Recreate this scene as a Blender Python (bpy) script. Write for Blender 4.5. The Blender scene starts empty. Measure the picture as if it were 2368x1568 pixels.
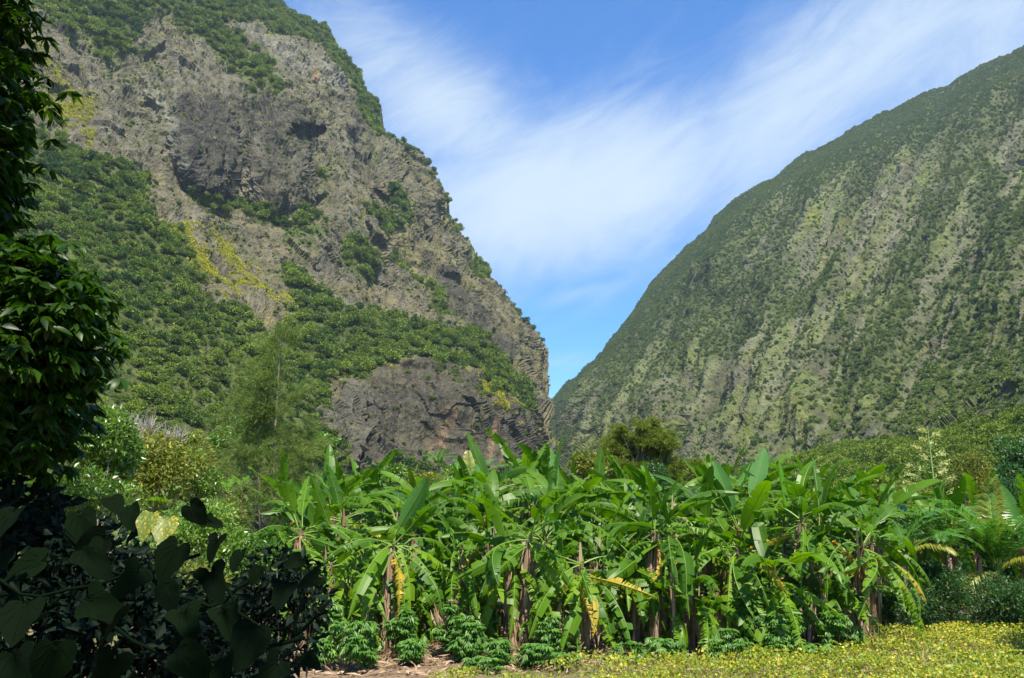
import bpy, math, random
import numpy as np
from mathutils import Vector, Matrix, Euler

R = math.radians
sc = bpy.context.scene
COL = sc.collection
rng = np.random.default_rng(7)
random.seed(7)

# ------------------------------------------------------------------ camera, light, sky
CAM_Z = 3.0
F = 1900.0                       # focal length in units of a 2367-wide frame
PITCH = math.atan(426.0 / F)
cam = bpy.data.cameras.new('camera')
cam.sensor_width = 36.0
cam.lens = 36.0 * F / 2367.0
cam.clip_start = 0.05
cam.clip_end = 12000
camo = bpy.data.objects.new('camera', cam)
COL.objects.link(camo)
camo.location = (0, 0, CAM_Z)
camo.rotation_euler = (R(90) + PITCH, 0, 0)
sc.camera = camo

SUN_EL, SUN_AZ = R(61), R(164)     # azimuth measured from +Y towards +X
sun = bpy.data.lights.new('sun', 'SUN')
sun.energy = 5.0
sun.angle = R(0.5)
sun.color = (1.0, 0.93, 0.78)
suno = bpy.data.objects.new('sun', sun)
COL.objects.link(suno)
suno.location = (0, 0, 60)
sd = Vector((math.sin(SUN_AZ) * math.cos(SUN_EL), math.cos(SUN_AZ) * math.cos(SUN_EL), math.sin(SUN_EL)))
suno.rotation_euler = sd.to_track_quat('Z', 'Y').to_euler()

sc.view_settings.view_transform = 'Standard'
sc.view_settings.look = 'None'
sc.view_settings.exposure = 1.3
sc.view_settings.gamma = 1.0
sc.view_settings.use_curve_mapping = False
sc.cycles.use_denoising = True
sc.cycles.max_bounces = 6
sc.cycles.diffuse_bounces = 3
sc.cycles.transmission_bounces = 3
sc.cycles.volume_bounces = 0
sc.cycles.transparent_max_bounces = 4


class NT:
    """small helper for node trees"""
    def __init__(s, tree):
        s.t = tree
        s.n = tree.nodes
        s.l = tree.links

    def node(s, typ, **kw):
        n = s.n.new(typ)
        for k, v in kw.items():
            setattr(n, k, v)
        return n

    def put(s, sock, v):
        if isinstance(v, bpy.types.NodeSocket):
            s.l.new(v, sock)
        elif isinstance(v, (tuple, list)) and len(v) == 3 and sock.type == 'RGBA':
            sock.default_value = (*v, 1)
        else:
            sock.default_value = v

    def math(s, op, a, b=None, c=None, clamp=False):
        n = s.node('ShaderNodeMath', operation=op, use_clamp=clamp)
        s.put(n.inputs[0], a)
        if b is not None:
            s.put(n.inputs[1], b)
        if c is not None:
            s.put(n.inputs[2], c)
        return n.outputs[0]

    def mix(s, f, a, b, mode='MIX'):
        n = s.node('ShaderNodeMix', data_type='RGBA', blend_type=mode)
        s.put(n.inputs[0], f)
        s.put(n.inputs[6], a)
        s.put(n.inputs[7], b)
        return n.outputs[2]

    def noise(s, vec, scale, detail=3, rough=0.55, col=False, dist=0.0):
        n = s.node('ShaderNodeTexNoise')
        if vec is not None:
            s.l.new(vec, n.inputs['Vector'])
        n.inputs['Scale'].default_value = scale
        n.inputs['Detail'].default_value = detail
        n.inputs['Roughness'].default_value = rough
        n.inputs['Distortion'].default_value = dist
        return n.outputs['Color' if col else 'Fac']

    def smooth(s, v, lo, hi, a=0.0, b=1.0):
        n = s.node('ShaderNodeMapRange', interpolation_type='SMOOTHSTEP')
        s.put(n.inputs[0], v)
        n.inputs[1].default_value = lo
        n.inputs[2].default_value = hi
        n.inputs[3].default_value = a
        n.inputs[4].default_value = b
        return n.outputs[0]


world = bpy.data.worlds.new('World')
sc.world = world
world.use_nodes = True
W = NT(world.node_tree)
W.n.clear()
sky = W.node('ShaderNodeTexSky', sky_type='NISHITA')
sky.sun_disc = False
sky.sun_elevation = SUN_EL
sky.sun_rotation = SUN_AZ
sky.altitude = 500
sky.air_density = 1.0
sky.dust_density = 0.25
sky.ozone_density = 3.0
tc = W.node('ShaderNodeTexCoord')
sx = W.node('ShaderNodeSeparateXYZ')
W.l.new(tc.outputs['Generated'], sx.inputs[0])
X, Y, Z = sx.outputs
az = W.math('ARCTAN2', X, Y)
el = W.math('ARCSINE', Z)
# fibrous cirrus: noise on a high cloud plane, stretched along the wind
zz = W.math('MAXIMUM', Z, 0.03)
cv = W.node('ShaderNodeCombineXYZ')
W.put(cv.inputs[0], W.math('DIVIDE', X, zz))
W.put(cv.inputs[1], W.math('DIVIDE', Y, zz))
mp = W.node('ShaderNodeMapping')
mp.inputs['Rotation'].default_value = (0, 0, R(32))
mp.inputs['Scale'].default_value = (0.5, 1.9, 1)
W.l.new(cv.outputs[0], mp.inputs[0])


def wisp(tilt, lx, ly, detail, rough, dist):
    ca, sa = math.cos(tilt), math.sin(tilt)
    c_ = W.node('ShaderNodeCombineXYZ')
    W.put(c_.inputs[0], W.math('ADD', W.math('MULTIPLY', az, ca * lx), W.math('MULTIPLY', el, sa * lx)))
    W.put(c_.inputs[1], W.math('ADD', W.math('MULTIPLY', az, -sa * ly), W.math('MULTIPLY', el, ca * ly)))
    return W.noise(c_.outputs[0], 1.0, detail, rough, dist=dist)


n1 = wisp(R(38), 2.2, 6.0, 5, 0.6, 0.8)
n2 = wisp(R(24), 5.0, 17.0, 9, 0.7, 1.4)
n3 = W.noise(tc.outputs['Generated'], 3.0, 4, 0.55, dist=0.5)


def pix_az(px, py):
    d = Vector(((px - 1183.5) / F, 1, -(py - 784) / F))
    d = Matrix.Rotation(PITCH, 3, 'X') @ d
    d.normalize()
    return math.atan2(d.x, d.y), math.asin(d.z)


def gauss(px, py, rx, ry, tilt):
    a0, e0 = pix_az(px, py)
    ca, sa = math.cos(tilt), math.sin(tilt)
    da = W.math('SUBTRACT', az, a0)
    de = W.math('SUBTRACT', el, e0)
    u = W.math('ADD', W.math('MULTIPLY', da, ca / rx), W.math('MULTIPLY', de, sa / rx))
    v = W.math('ADD', W.math('MULTIPLY', da, -sa / ry), W.math('MULTIPLY', de, ca / ry))
    q = W.math('ADD', W.math('MULTIPLY', u, u), W.math('MULTIPLY', v, v))
    return W.math('POWER', 2.718, W.math('MULTIPLY', q, -1.0))


dens = W.math('MULTIPLY', gauss(1330, 440, 0.30, 0.108, R(10)), 0.98)
dens = W.math('MAXIMUM', dens, W.math('MULTIPLY', gauss(1040, 270, 0.26, 0.085, R(-30)), 0.72))
dens = W.math('MAXIMUM', dens, W.math('MULTIPLY', gauss(1900, 190, 0.42, 0.095, R(27)), 0.80))
dens = W.math('MAXIMUM', dens, W.math('MULTIPLY', gauss(1330, 680, 0.12, 0.018, R(12)), 0.42))
dens = W.math('MAXIMUM', dens, W.math('MULTIPLY', gauss(1300, 835, 0.08, 0.018, R(3)), 0.36))
dens = W.math('MAXIMUM', dens, W.math('MULTIPLY', gauss(2250, 60, 0.35, 0.12, R(20)), 0.60))
dens = W.math('ADD', dens, W.math('MULTIPLY', W.math('SUBTRACT', n1, 0.5), 0.55))
dens = W.math('ADD', dens, W.math('MULTIPLY', W.math('SUBTRACT', n2, 0.5), 0.66))
dens = W.math('ADD', dens, W.math('MULTIPLY', W.math('SUBTRACT', n3, 0.5), 0.25))
cl = W.smooth(dens, 0.05, 1.0)
# clear deep blue of the air, saturation pushed a little as in the photograph
hs = W.node('ShaderNodeHueSaturation')
hs.inputs['Saturation'].default_value = 1.3
hs.inputs['Value'].default_value = 1.0
W.l.new(sky.outputs[0], hs.inputs['Color'])
graded = W.mix(1.0, hs.outputs[0], (0.90, 1.08, 1.24), 'MULTIPLY')
final = W.mix(W.math('MULTIPLY', cl, 0.93), graded, (3.7, 4.35, 4.9))
bg = W.node('ShaderNodeBackground')
W.l.new(final, bg.inputs[0])
bg.inputs[1].default_value = 0.083
wo = W.node('ShaderNodeOutputWorld')
W.l.new(bg.outputs[0], wo.inputs[0])

# ------------------------------------------------------------------ pixel helpers
_c, _s = math.cos(PITCH), math.sin(PITCH)


def rays(px, py):
    """world direction (y = 1) for picture coordinates"""
    px = np.asarray(px, float)
    py = np.asarray(py, float)
    x = (px - 1183.5) / F
    z = -(py - 784) / F
    y2 = _c - z * _s
    z2 = _s + z * _c
    return x / y2, z2 / y2


def at(px, py, Yd):
    a, b = rays(px, py)
    return Vector((float(a) * Yd, Yd, CAM_Z + float(b) * Yd))


def gx(px, py, Yd):
    return float(rays(px, py)[0]) * Yd


# ------------------------------------------------------------------ noise
def _hash(ix, iy, iz, seed):
    h = (ix * 374761393 + iy * 668265263 + iz * 2147483647 + seed * 1442695041) & 0xFFFFFFFF
    h = ((h ^ (h >> 13)) * 1274126177) & 0xFFFFFFFF
    h = h ^ (h >> 16)
    return (h & 0xFFFF) / 32767.5 - 1.0


def vnoise(P, seed=0):
    I = np.floor(P).astype(np.int64)
    f = P - I
    u = f * f * (3 - 2 * f)
    out = 0
    for dx in (0, 1):
        wx = u[:, 0] if dx else 1 - u[:, 0]
        for dy in (0, 1):
            wy = u[:, 1] if dy else 1 - u[:, 1]
            for dz in (0, 1):
                wz = u[:, 2] if dz else 1 - u[:, 2]
                out = out + wx * wy * wz * _hash(I[:, 0] + dx, I[:, 1] + dy, I[:, 2] + dz, seed)
    return out


def fbm(P, octv=4, seed=0, gain=0.5, ridge=False):
    a, s, o = 1.0, 0.0, 0.0
    for k in range(octv):
        n = vnoise(P * (2.03 ** k), seed + k * 17)
        if ridge:
            n = 1 - 2 * np.abs(n)
        o = o + a * n
        s += a
        a *= gain
    return o / s


def facets(P, size, seed, tilt=0.35, off=0.12):
    """broken rock: every cell of a jittered lattice is a plane of its own tilt and height"""
    Q = P / size
    I = np.floor(Q).astype(np.int64)
    best = np.full(len(P), 1e9)
    out = np.zeros(len(P))
    for dx in (-1, 0, 1):
        for dy in (-1, 0, 1):
            for dz in (-1, 0, 1):
                J = I + np.array([dx, dy, dz])
                h = [_hash(J[:, 0], J[:, 1], J[:, 2], seed + k) for k in range(7)]
                C = J + .5 + .42 * np.stack(h[:3], 1)
                D = Q - C
                d2 = (D * D).sum(1)
                m = d2 < best
                best = np.where(m, d2, best)
                val = tilt * (D[:, 0] * h[3] + D[:, 1] * h[4] + D[:, 2] * h[5]) + off * h[6]
                out = np.where(m, val, out)
    return out * size


# ------------------------------------------------------------------ mesh helpers
def mesh_np(name, V, Fc, mats=(), smooth=False, v=None, col=None, midx=None):
    me = bpy.data.meshes.new(name)
    V = np.asarray(V, np.float32)
    Fc = np.asarray(Fc, np.int32)
    me.vertices.add(len(V))
    me.vertices.foreach_set('co', V.ravel())
    k = Fc.shape[1]
    me.loops.add(Fc.size)
    me.loops.foreach_set('vertex_index', Fc.ravel())
    me.polygons.add(len(Fc))
    me.polygons.foreach_set('loop_start', np.arange(len(Fc), dtype=np.int32) * k)
    if smooth:
        me.polygons.foreach_set('use_smooth', np.ones(len(Fc), dtype=bool))
    else:
        me.polygons.foreach_set('use_smooth', np.zeros(len(Fc), dtype=bool))
    for m in mats:
        me.materials.append(m)
    if midx is not None:
        me.polygons.foreach_set('material_index', np.asarray(midx, np.int32))
    if v is not None:
        a = me.attributes.new('v', 'FLOAT', 'POINT')
        a.data.foreach_set('value', np.asarray(v, np.float32))
    if col is not None:
        a = me.color_attributes.new('Col', 'FLOAT_COLOR', 'POINT')
        c = np.ones((len(V), 4), np.float32)
        c[:, :3] = col
        a.data.foreach_set('color', c.ravel())
    me.update(calc_edges=True)
    return me


def link(name, data, parent=None, loc=None, rot=None, scale=None):
    o = bpy.data.objects.new(name, data)
    COL.objects.link(o)
    if parent is not None:
        o.parent = parent
    if loc is not None:
        o.location = loc
    if rot is not None:
        o.rotation_euler = rot
    if scale is not None:
        o.scale = (scale,) * 3 if isinstance(scale, (int, float)) else scale
    return o


def tag(o, label=None, cat=None, group=None, kind=None):
    if label:
        o['label'] = label
    if cat:
        o['category'] = cat
    if group:
        o['group'] = group
    if kind:
        o['kind'] = kind
    return o


def thing(name, label, cat, loc=(0, 0, 0), rz=0.0, group=None):
    o = link(name, None, loc=loc, rot=(0, 0, rz))
    o.empty_display_size = 0.2
    return tag(o, label, cat, group)


class Buf:
    """collects quads with a per-vertex value and a material index"""
    def __init__(s):
        s.V, s.F, s.v, s.m, s.n = [], [], [], [], 0

    def add(s, V, Fq, v=0.5, m=0):
        V = np.asarray(V, float).reshape(-1, 3)
        Fq = np.asarray(Fq, int).reshape(-1, 4)
        s.V.append(V)
        s.F.append(Fq + s.n)
        s.v.append(np.full(len(V), v, float) if np.isscalar(v) else np.asarray(v, float))
        s.m.append(np.full(len(Fq), m, int))
        s.n += len(V)

    def mesh(s, name, mats, smooth=False):
        return mesh_np(name, np.concatenate(s.V), np.concatenate(s.F), mats, smooth,
                       v=np.concatenate(s.v), midx=np.concatenate(s.m))

    def tube(s, pts, rad, sides=6, v=0.5, m=0, cap=False):
        pts = np.asarray(pts, float)
        rad = np.broadcast_to(np.asarray(rad, float), (len(pts),))
        T = np.gradient(pts, axis=0)
        T /= np.linalg.norm(T, axis=1)[:, None] + 1e-9
        up = np.array([0, 0, 1.0]) if abs(T[0, 2]) < 0.9 else np.array([0, 1.0, 0])
        A = np.cross(T, up)
        A /= np.linalg.norm(A, axis=1)[:, None] + 1e-9
        B = np.cross(T, A)
        th = np.arange(sides) * 2 * math.pi / sides
        V = pts[:, None, :] + rad[:, None, None] * (np.cos(th)[None, :, None] * A[:, None, :] + np.sin(th)[None, :, None] * B[:, None, :])
        n = len(pts)
        q = []
        for i in range(n - 1):
            for j in range(sides):
                a, b = i * sides + j, i * sides + (j + 1) % sides
                q.append((a, b, b + sides, a + sides))
        s.add(V.reshape(-1, 3), q, v, m)


def norm(a):
    return a / (np.linalg.norm(a, axis=-1, keepdims=True) + 1e-9)


def leaf_quads(P, D, L, Wd, r, fold=0.0):
    """rhombic leaves: base P, direction D (unit), length L, width W"""
    n = len(P)
    rnd = norm(r.normal(size=(n, 3)))
    S = norm(np.cross(D, rnd))
    N = np.cross(S, D)
    L = np.broadcast_to(L, (n,))[:, None]
    Wd = np.broadcast_to(Wd, (n,))[:, None]
    mid = P + D * L * 0.45 + N * (L * fold)
    V = np.stack([P, mid - S * Wd * 0.5, P + D * L, mid + S * Wd * 0.5], 1)
    Fq = np.arange(n * 4).reshape(n, 4)
    return V.reshape(-1, 3), Fq


def in_blobs(blobs, n, r, shell=0.45):
    """points in a set of ellipsoids (cx,cy,cz,rx,ry,rz), denser near their surface; returns pts and outward dirs"""
    b = np.array(blobs, float)
    vol = (b[:, 3] * b[:, 4] + b[:, 4] * b[:, 5] + b[:, 3] * b[:, 5])
    k = r.choice(len(b), n, p=vol / vol.sum())
    d = norm(r.normal(size=(n, 3)))
    rad = (shell + (1 - shell) * r.random(n)) ** 0.6
    rad *= 0.9 + 0.2 * r.random(n)
    o = d * rad[:, None]
    P = b[k, :3] + o * b[k, 3:6]
    return P, d, k, rad


# ------------------------------------------------------------------ materials
def new_mat(name):
    m = bpy.data.materials.new(name)
    m.use_nodes = True
    t = NT(m.node_tree)
    t.n.clear()
    out = t.node('ShaderNodeOutputMaterial')
    return m, t, out


def leaf_mat(name, c0, c1, trans=0.35, rough=0.45, spec=0.5, tcol=None, tvar=0.0, objrand=0.0, bump=0.0, spots=None, world_var=0.0):
    m, t, out = new_mat(name)
    c0, c1 = tuple(x_ * .84 for x_ in c0), tuple(x_ * .84 for x_ in c1)
    at_ = t.node('ShaderNodeAttribute', attribute_name='v')
    f = at_.outputs['Fac']
    if objrand:
        oi = t.node('ShaderNodeObjectInfo')
        f = t.math('ADD', t.math('MULTIPLY', f, 1 - objrand), t.math('MULTIPLY', oi.outputs['Random'], objrand))
    geo = t.node('ShaderNodeNewGeometry')
    if world_var:
        nz = t.noise(geo.outputs['Position'], world_var, 3)
        f = t.math('ADD', f, t.math('MULTIPLY', t.math('SUBTRACT', nz, 0.5), 1.3), clamp=True)
    base = t.mix(f, c0, c1)
    if spots:
        col, sc_, lo, hi = spots
        tcn = t.node('ShaderNodeTexCoord')
        nz = t.noise(tcn.outputs['Object'], sc_, 4, 0.6)
        base = t.mix(t.smooth(nz, lo, hi), base, col)
    p = t.node('ShaderNodeBsdfPrincipled')
    t.put(p.inputs['Base Color'], base)
    p.inputs['Roughness'].default_value = rough
    p.inputs['Specular IOR Level'].default_value = spec
    if bump:
        tcn = t.node('ShaderNodeTexCoord')
        nz = t.noise(tcn.outputs['Object'], bump, 2)
        bp = t.node('ShaderNodeBump')
        bp.inputs['Strength'].default_value = 0.4
        bp.inputs['Distance'].default_value = 0.05
        t.put(bp.inputs['Height'], nz)
        t.l.new(bp.outputs[0], p.inputs['Normal'])
    if trans:
        tr = t.node('ShaderNodeBsdfTranslucent')
        tb = t.mix(1.0, base, tcol or (2.2, 2.2, 0.9), 'MULTIPLY')
        t.put(tr.inputs[0], tb)
        mx = t.node('ShaderNodeMixShader')
        mx.inputs[0].default_value = trans
        t.l.new(p.outputs[0], mx.inputs[1])
        t.l.new(tr.outputs[0], mx.inputs[2])
        t.l.new(mx.outputs[0], out.inputs[0])
    else:
        t.l.new(p.outputs[0], out.inputs[0])
    return m


M = {}
M['banana'] = leaf_mat('banana_leaf', (0.014, 0.072, 0.002), (0.110, 0.225, 0.003), 0.32, 0.44, 0.32, (2.6, 2.6, 0.6), objrand=0.6)
M['banana_light'] = leaf_mat('banana_leaf_light', (0.035, 0.13, 0.004), (0.17, 0.29, 0.007), 0.34, 0.45, 0.28, (2.2, 2.2, 0.6), objrand=0.7)
M['banana_pale'] = leaf_mat('banana_leaf_pale', (0.08, 0.22, 0.04), (0.12, 0.27, 0.05), 0.38, 0.4, 0.5, (2.0, 2.2, 0.8), objrand=0.5)
M['banana_yellow'] = leaf_mat('banana_leaf_yellow', (0.24, 0.26, 0.015), (0.60, 0.33, 0.015), 0.34, 0.5, 0.35, (1.7, 1.6, 0.6), spots=((0.20, 0.09, 0.03), 7.0, 0.55, 0.72), objrand=0.4)
M['dead'] = leaf_mat('dead_leaf', (0.22, 0.14, 0.08), (0.60, 0.43, 0.30), 0.2, 0.8, 0.15, (1.2, 1.1, 0.8))
M['midrib'] = leaf_mat('banana_midrib', (0.13, 0.24, 0.035), (0.20, 0.30, 0.05), 0.15, 0.5, 0.25)
M['cassava'] = leaf_mat('cassava_leaf', (0.035, 0.13, 0.02), (0.15, 0.30, 0.04), 0.34, 0.45, 0.45, (2.0, 2.1, 0.8))
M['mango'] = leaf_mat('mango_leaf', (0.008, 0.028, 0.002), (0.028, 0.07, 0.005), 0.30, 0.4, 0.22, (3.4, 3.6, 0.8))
M['vine'] = leaf_mat('vine_leaf', (0.0012, 0.004, 0.0012), (0.003, 0.009, 0.002), 0.12, 0.8, 0.04, (2.2, 2.2, 0.8), objrand=0.7)  # near black albedo: deep shade put into the leaf colour
M['vine_yellow'] = leaf_mat('vine_leaf_yellowing', (0.10, 0.17, 0.03), (0.16, 0.20, 0.03), 0.35, 0.5, 0.35, (1.9, 1.9, 0.8), spots=((0.45, 0.33, 0.04), 9.0, 0.52, 0.62))
M['glossy'] = leaf_mat('glossy_shrub_leaf', (0.03, 0.10, 0.01), (0.18, 0.30, 0.035), 0.3, 0.35, 0.6, (2.2, 2.2, 0.8), world_var=0.9)
M['olive'] = leaf_mat('olive_shrub_leaf', (0.07, 0.12, 0.015), (0.26, 0.26, 0.03), 0.3, 0.5, 0.35, (1.8, 1.7, 0.7), world_var=0.8)
M['hedge'] = leaf_mat('hedge_leaf', (0.015, 0.06, 0.015), (0.06, 0.15, 0.03), 0.28, 0.45, 0.45, world_var=1.0)
M['dark_shrub'] = leaf_mat('shrub_leaf_shade_dark', (0.004, 0.010, 0.006), (0.008, 0.018, 0.010), 0.1, 0.6, 0.08)  # foreground shade worked into the albedo, darker than real foliage
M['needle'] = leaf_mat('casuarina_needle', (0.10, 0.16, 0.045), (0.19, 0.25, 0.07), 0.45, 0.6, 0.2, (1.6, 1.6, 0.8))
M['needle_dark'] = leaf_mat('casuarina_needle_dense', (0.09, 0.14, 0.025), (0.22, 0.27, 0.045), 0.4, 0.6, 0.2, (1.6, 1.6, 0.8))
M['palm'] = leaf_mat('palm_leaflet', (0.03, 0.12, 0.015), (0.10, 0.24, 0.03), 0.3, 0.36, 0.55)
M['palm_yellow'] = leaf_mat('palm_leaflet_yellow', (0.14, 0.22, 0.03), (0.40, 0.36, 0.05), 0.35, 0.4, 0.45, (1.6, 1.5, 0.7))
M['bean'] = leaf_mat('bean_leaf', (0.13, 0.23, 0.02), (0.34, 0.37, 0.035), 0.35, 0.5, 0.35, (1.7, 1.7, 0.7))
M['bean_yellow'] = leaf_mat('bean_leaf_yellow', (0.30, 0.33, 0.02), (0.55, 0.45, 0.03), 0.3, 0.5, 0.35, (1.4, 1.4, 0.7))
M['grass'] = leaf_mat('grass_blade', (0.12, 0.19, 0.03), (0.34, 0.31, 0.09), 0.3, 0.6, 0.2, (1.4, 1.4, 0.7))
M['straw'] = leaf_mat('straw', (0.22, 0.15, 0.09), (0.52, 0.42, 0.30), 0.1, 0.8, 0.1)
M['flower_orange'] = leaf_mat('orange_flower', (0.6, 0.20, 0.02), (0.7, 0.35, 0.03), 0.2, 0.5, 0.2)
M['flower_red'] = leaf_mat('red_leaf', (0.20, 0.06, 0.04), (0.30, 0.10, 0.05), 0.3, 0.5, 0.3)
M['flower_cream'] = leaf_mat('agave_flower', (0.34, 0.38, 0.13), (0.58, 0.58, 0.26), 0.2, 0.6, 0.2)
M['hill'] = leaf_mat('hillside_foliage', (0.024, 0.075, 0.008), (0.19, 0.26, 0.028), 0.22, 0.55, 0.25, (1.8, 1.8, 0.8), objrand=0.75, world_var=0.011)
M['hill_dull'] = leaf_mat('mountain_foliage', (0.045, 0.10, 0.018), (0.16, 0.22, 0.035), 0.2, 0.6, 0.25, (1.6, 1.6, 0.8), objrand=0.6, world_var=0.006)
M['hill_yellow'] = leaf_mat('yellow_rosette', (0.22, 0.27, 0.02), (0.55, 0.50, 0.03), 0.25, 0.5, 0.3, (1.3, 1.3, 0.6), objrand=0.5)


def bark_mat(name, c0, c1, scale=6.0, stretch=6.0, bumpd=0.02):
    m, t, out = new_mat(name)
    tcn = t.node('ShaderNodeTexCoord')
    mp_ = t.node('ShaderNodeMapping')
    mp_.inputs['Scale'].default_value = (stretch, stretch, 1)
    t.l.new(tcn.outputs['Object'], mp_.inputs[0])
    nz = t.noise(mp_.outputs[0], scale, 5, 0.65)
    p = t.node('ShaderNodeBsdfPrincipled')
    t.put(p.inputs['Base Color'], t.mix(t.smooth(nz, 0.35, 0.65), c0, c1))
    p.inputs['Roughness'].default_value = 0.8
    bp = t.node('ShaderNodeBump')
    bp.inputs['Distance'].default_value = bumpd
    t.put(bp.inputs['Height'], nz)
    t.l.new(bp.outputs[0], p.inputs['Normal'])
    t.l.new(p.outputs[0], out.inputs[0])
    return m


M['bark'] = bark_mat('bark', (0.10, 0.08, 0.06), (0.26, 0.22, 0.18))
M['twig'] = bark_mat('dry_twig', (0.22, 0.19, 0.16), (0.40, 0.36, 0.30))
M['stem'] = bark_mat('banana_stem', (0.05, 0.03, 0.015), (0.20, 0.12, 0.06), 4.0, 9.0)
M['stem_green'] = bark_mat('green_stalk', (0.10, 0.17, 0.04), (0.22, 0.28, 0.08), 3.0, 6.0)
M['palm_trunk'] = bark_mat('palm_trunk', (0.22, 0.12, 0.09), (0.38, 0.26, 0.20), 3.0, 2.0)
M['stone'] = bark_mat('stone', (0.09, 0.09, 0.09), (0.20, 0.19, 0.18), 6.0, 1.0)


def rock_mat(name, scale, bdist):
    """colour comes from the region attribute Col; grain, cracks and speckle from 3D noise"""
    m, t, out = new_mat(name)
    a = t.node('ShaderNodeAttribute', attribute_name='Col')
    g = t.node('ShaderNodeNewGeometry')
    pos = g.outputs['Position']
    mp_ = t.node('ShaderNodeMapping')
    mp_.inputs['Scale'].default_value = (1, 1, 0.45)
    t.l.new(pos, mp_.inputs[0])
    n_a = t.noise(mp_.outputs[0], scale, 6, 0.68)
    n_b = t.noise(pos, scale * 5, 4, 0.7)
    vor = t.node('ShaderNodeTexVoronoi', feature='F1')
    t.l.new(mp_.outputs[0], vor.inputs['Vector'])
    vor.inputs['Scale'].default_value = scale * 4
    base = t.mix(1.0, a.outputs['Color'], t.mix(t.smooth(n_a, 0.3, 0.7), (0.61, 0.61, 0.62), (1.02, 1.0, .97)), 'MULTIPLY')
    base = t.mix(1.0, base, t.mix(t.smooth(n_b, 0.3, 0.7), (0.8, 0.8, 0.8), (1.2, 1.19, 1.17)), 'MULTIPLY')
    p = t.node('ShaderNodeBsdfPrincipled')
    t.put(p.inputs['Base Color'], base)
    p.inputs['Roughness'].default_value = 0.9
    p.inputs['Specular IOR Level'].default_value = 0.15
    h = t.math('ADD', t.math('MULTIPLY', n_a, 2.0), t.math('MULTIPLY', n_b, 0.8))
    h = t.math('ADD', h, t.math('MULTIPLY', vor.outputs['Distance'], 0.8))
    bp = t.node('ShaderNodeBump')
    bp.inputs['Strength'].default_value = 1.0
    bp.inputs['Distance'].default_value = bdist
    t.put(bp.inputs['Height'], h)
    t.l.new(bp.outputs[0], p.inputs['Normal'])
    t.l.new(p.outputs[0], out.inputs[0])
    return m


M['rock'] = rock_mat('mountain_rock', 0.12, 2.2)
M['rock_far'] = rock_mat('far_rock', 0.07, 3.0)
M['soil'] = rock_mat('valley_soil', 1.5, 0.06)


# ------------------------------------------------------------------ masks in picture coordinates of a terrain's own grid
def seg_dist(px, py, pts, closed=False):
    P = np.array(pts, float)
    Q = np.roll(P, -1, 0) if closed else P[1:]
    P = P if closed else P[:-1]
    d = np.full(px.shape, 1e9)
    for (x0, y0), (x1, y1) in zip(P, Q):
        vx, vy = x1 - x0, y1 - y0
        tt = np.clip(((px - x0) * vx + (py - y0) * vy) / (vx * vx + vy * vy + 1e-9), 0, 1)
        d = np.minimum(d, np.hypot(px - x0 - tt * vx, py - y0 - tt * vy))
    return d


def poly(px, py, pts, soft=12.0):
    ins = np.zeros(px.shape, bool)
    P = pts
    j = len(P) - 1
    for i in range(len(P)):
        xi, yi = P[i]
        xj, yj = P[j]
        c = ((yi > py) != (yj > py)) & (px < (xj - xi) * (py - yi) / (yj - yi + 1e-12) + xi)
        ins ^= c
        j = i
    d = seg_dist(px, py, P, True)
    s = np.where(ins, d, -d)
    return np.clip(0.5 + s / (2 * soft), 0, 1)


def ell(px, py, cx, cy, rx, ry, rot=0.0, soft=0.3):
    c, s = math.cos(rot), math.sin(rot)
    u = ((px - cx) * c + (py - cy) * s) / rx
    v = (-(px - cx) * s + (py - cy) * c) / ry
    q = np.sqrt(u * u + v * v)
    return np.clip((1 + soft - q) / (2 * soft), 0, 1)


def rbf(ctrl, c=140.0):
    A = np.array(ctrl, float)
    X_, y_ = A[:, :2], np.log(A[:, 2])
    mu = y_.mean()
    D = np.sqrt(((X_[:, None] - X_[None]) ** 2).sum(-1) + c * c)
    w = np.linalg.solve(D + 1e-6 * np.eye(len(D)), y_ - mu)

    def f(px, py):
        o = np.zeros(px.shape)
        for k in range(len(X_)):
            o += w[k] * np.sqrt((px - X_[k, 0]) ** 2 + (py - X_[k, 1]) ** 2 + c * c)
        return np.exp(o + mu)
    return f


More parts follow.
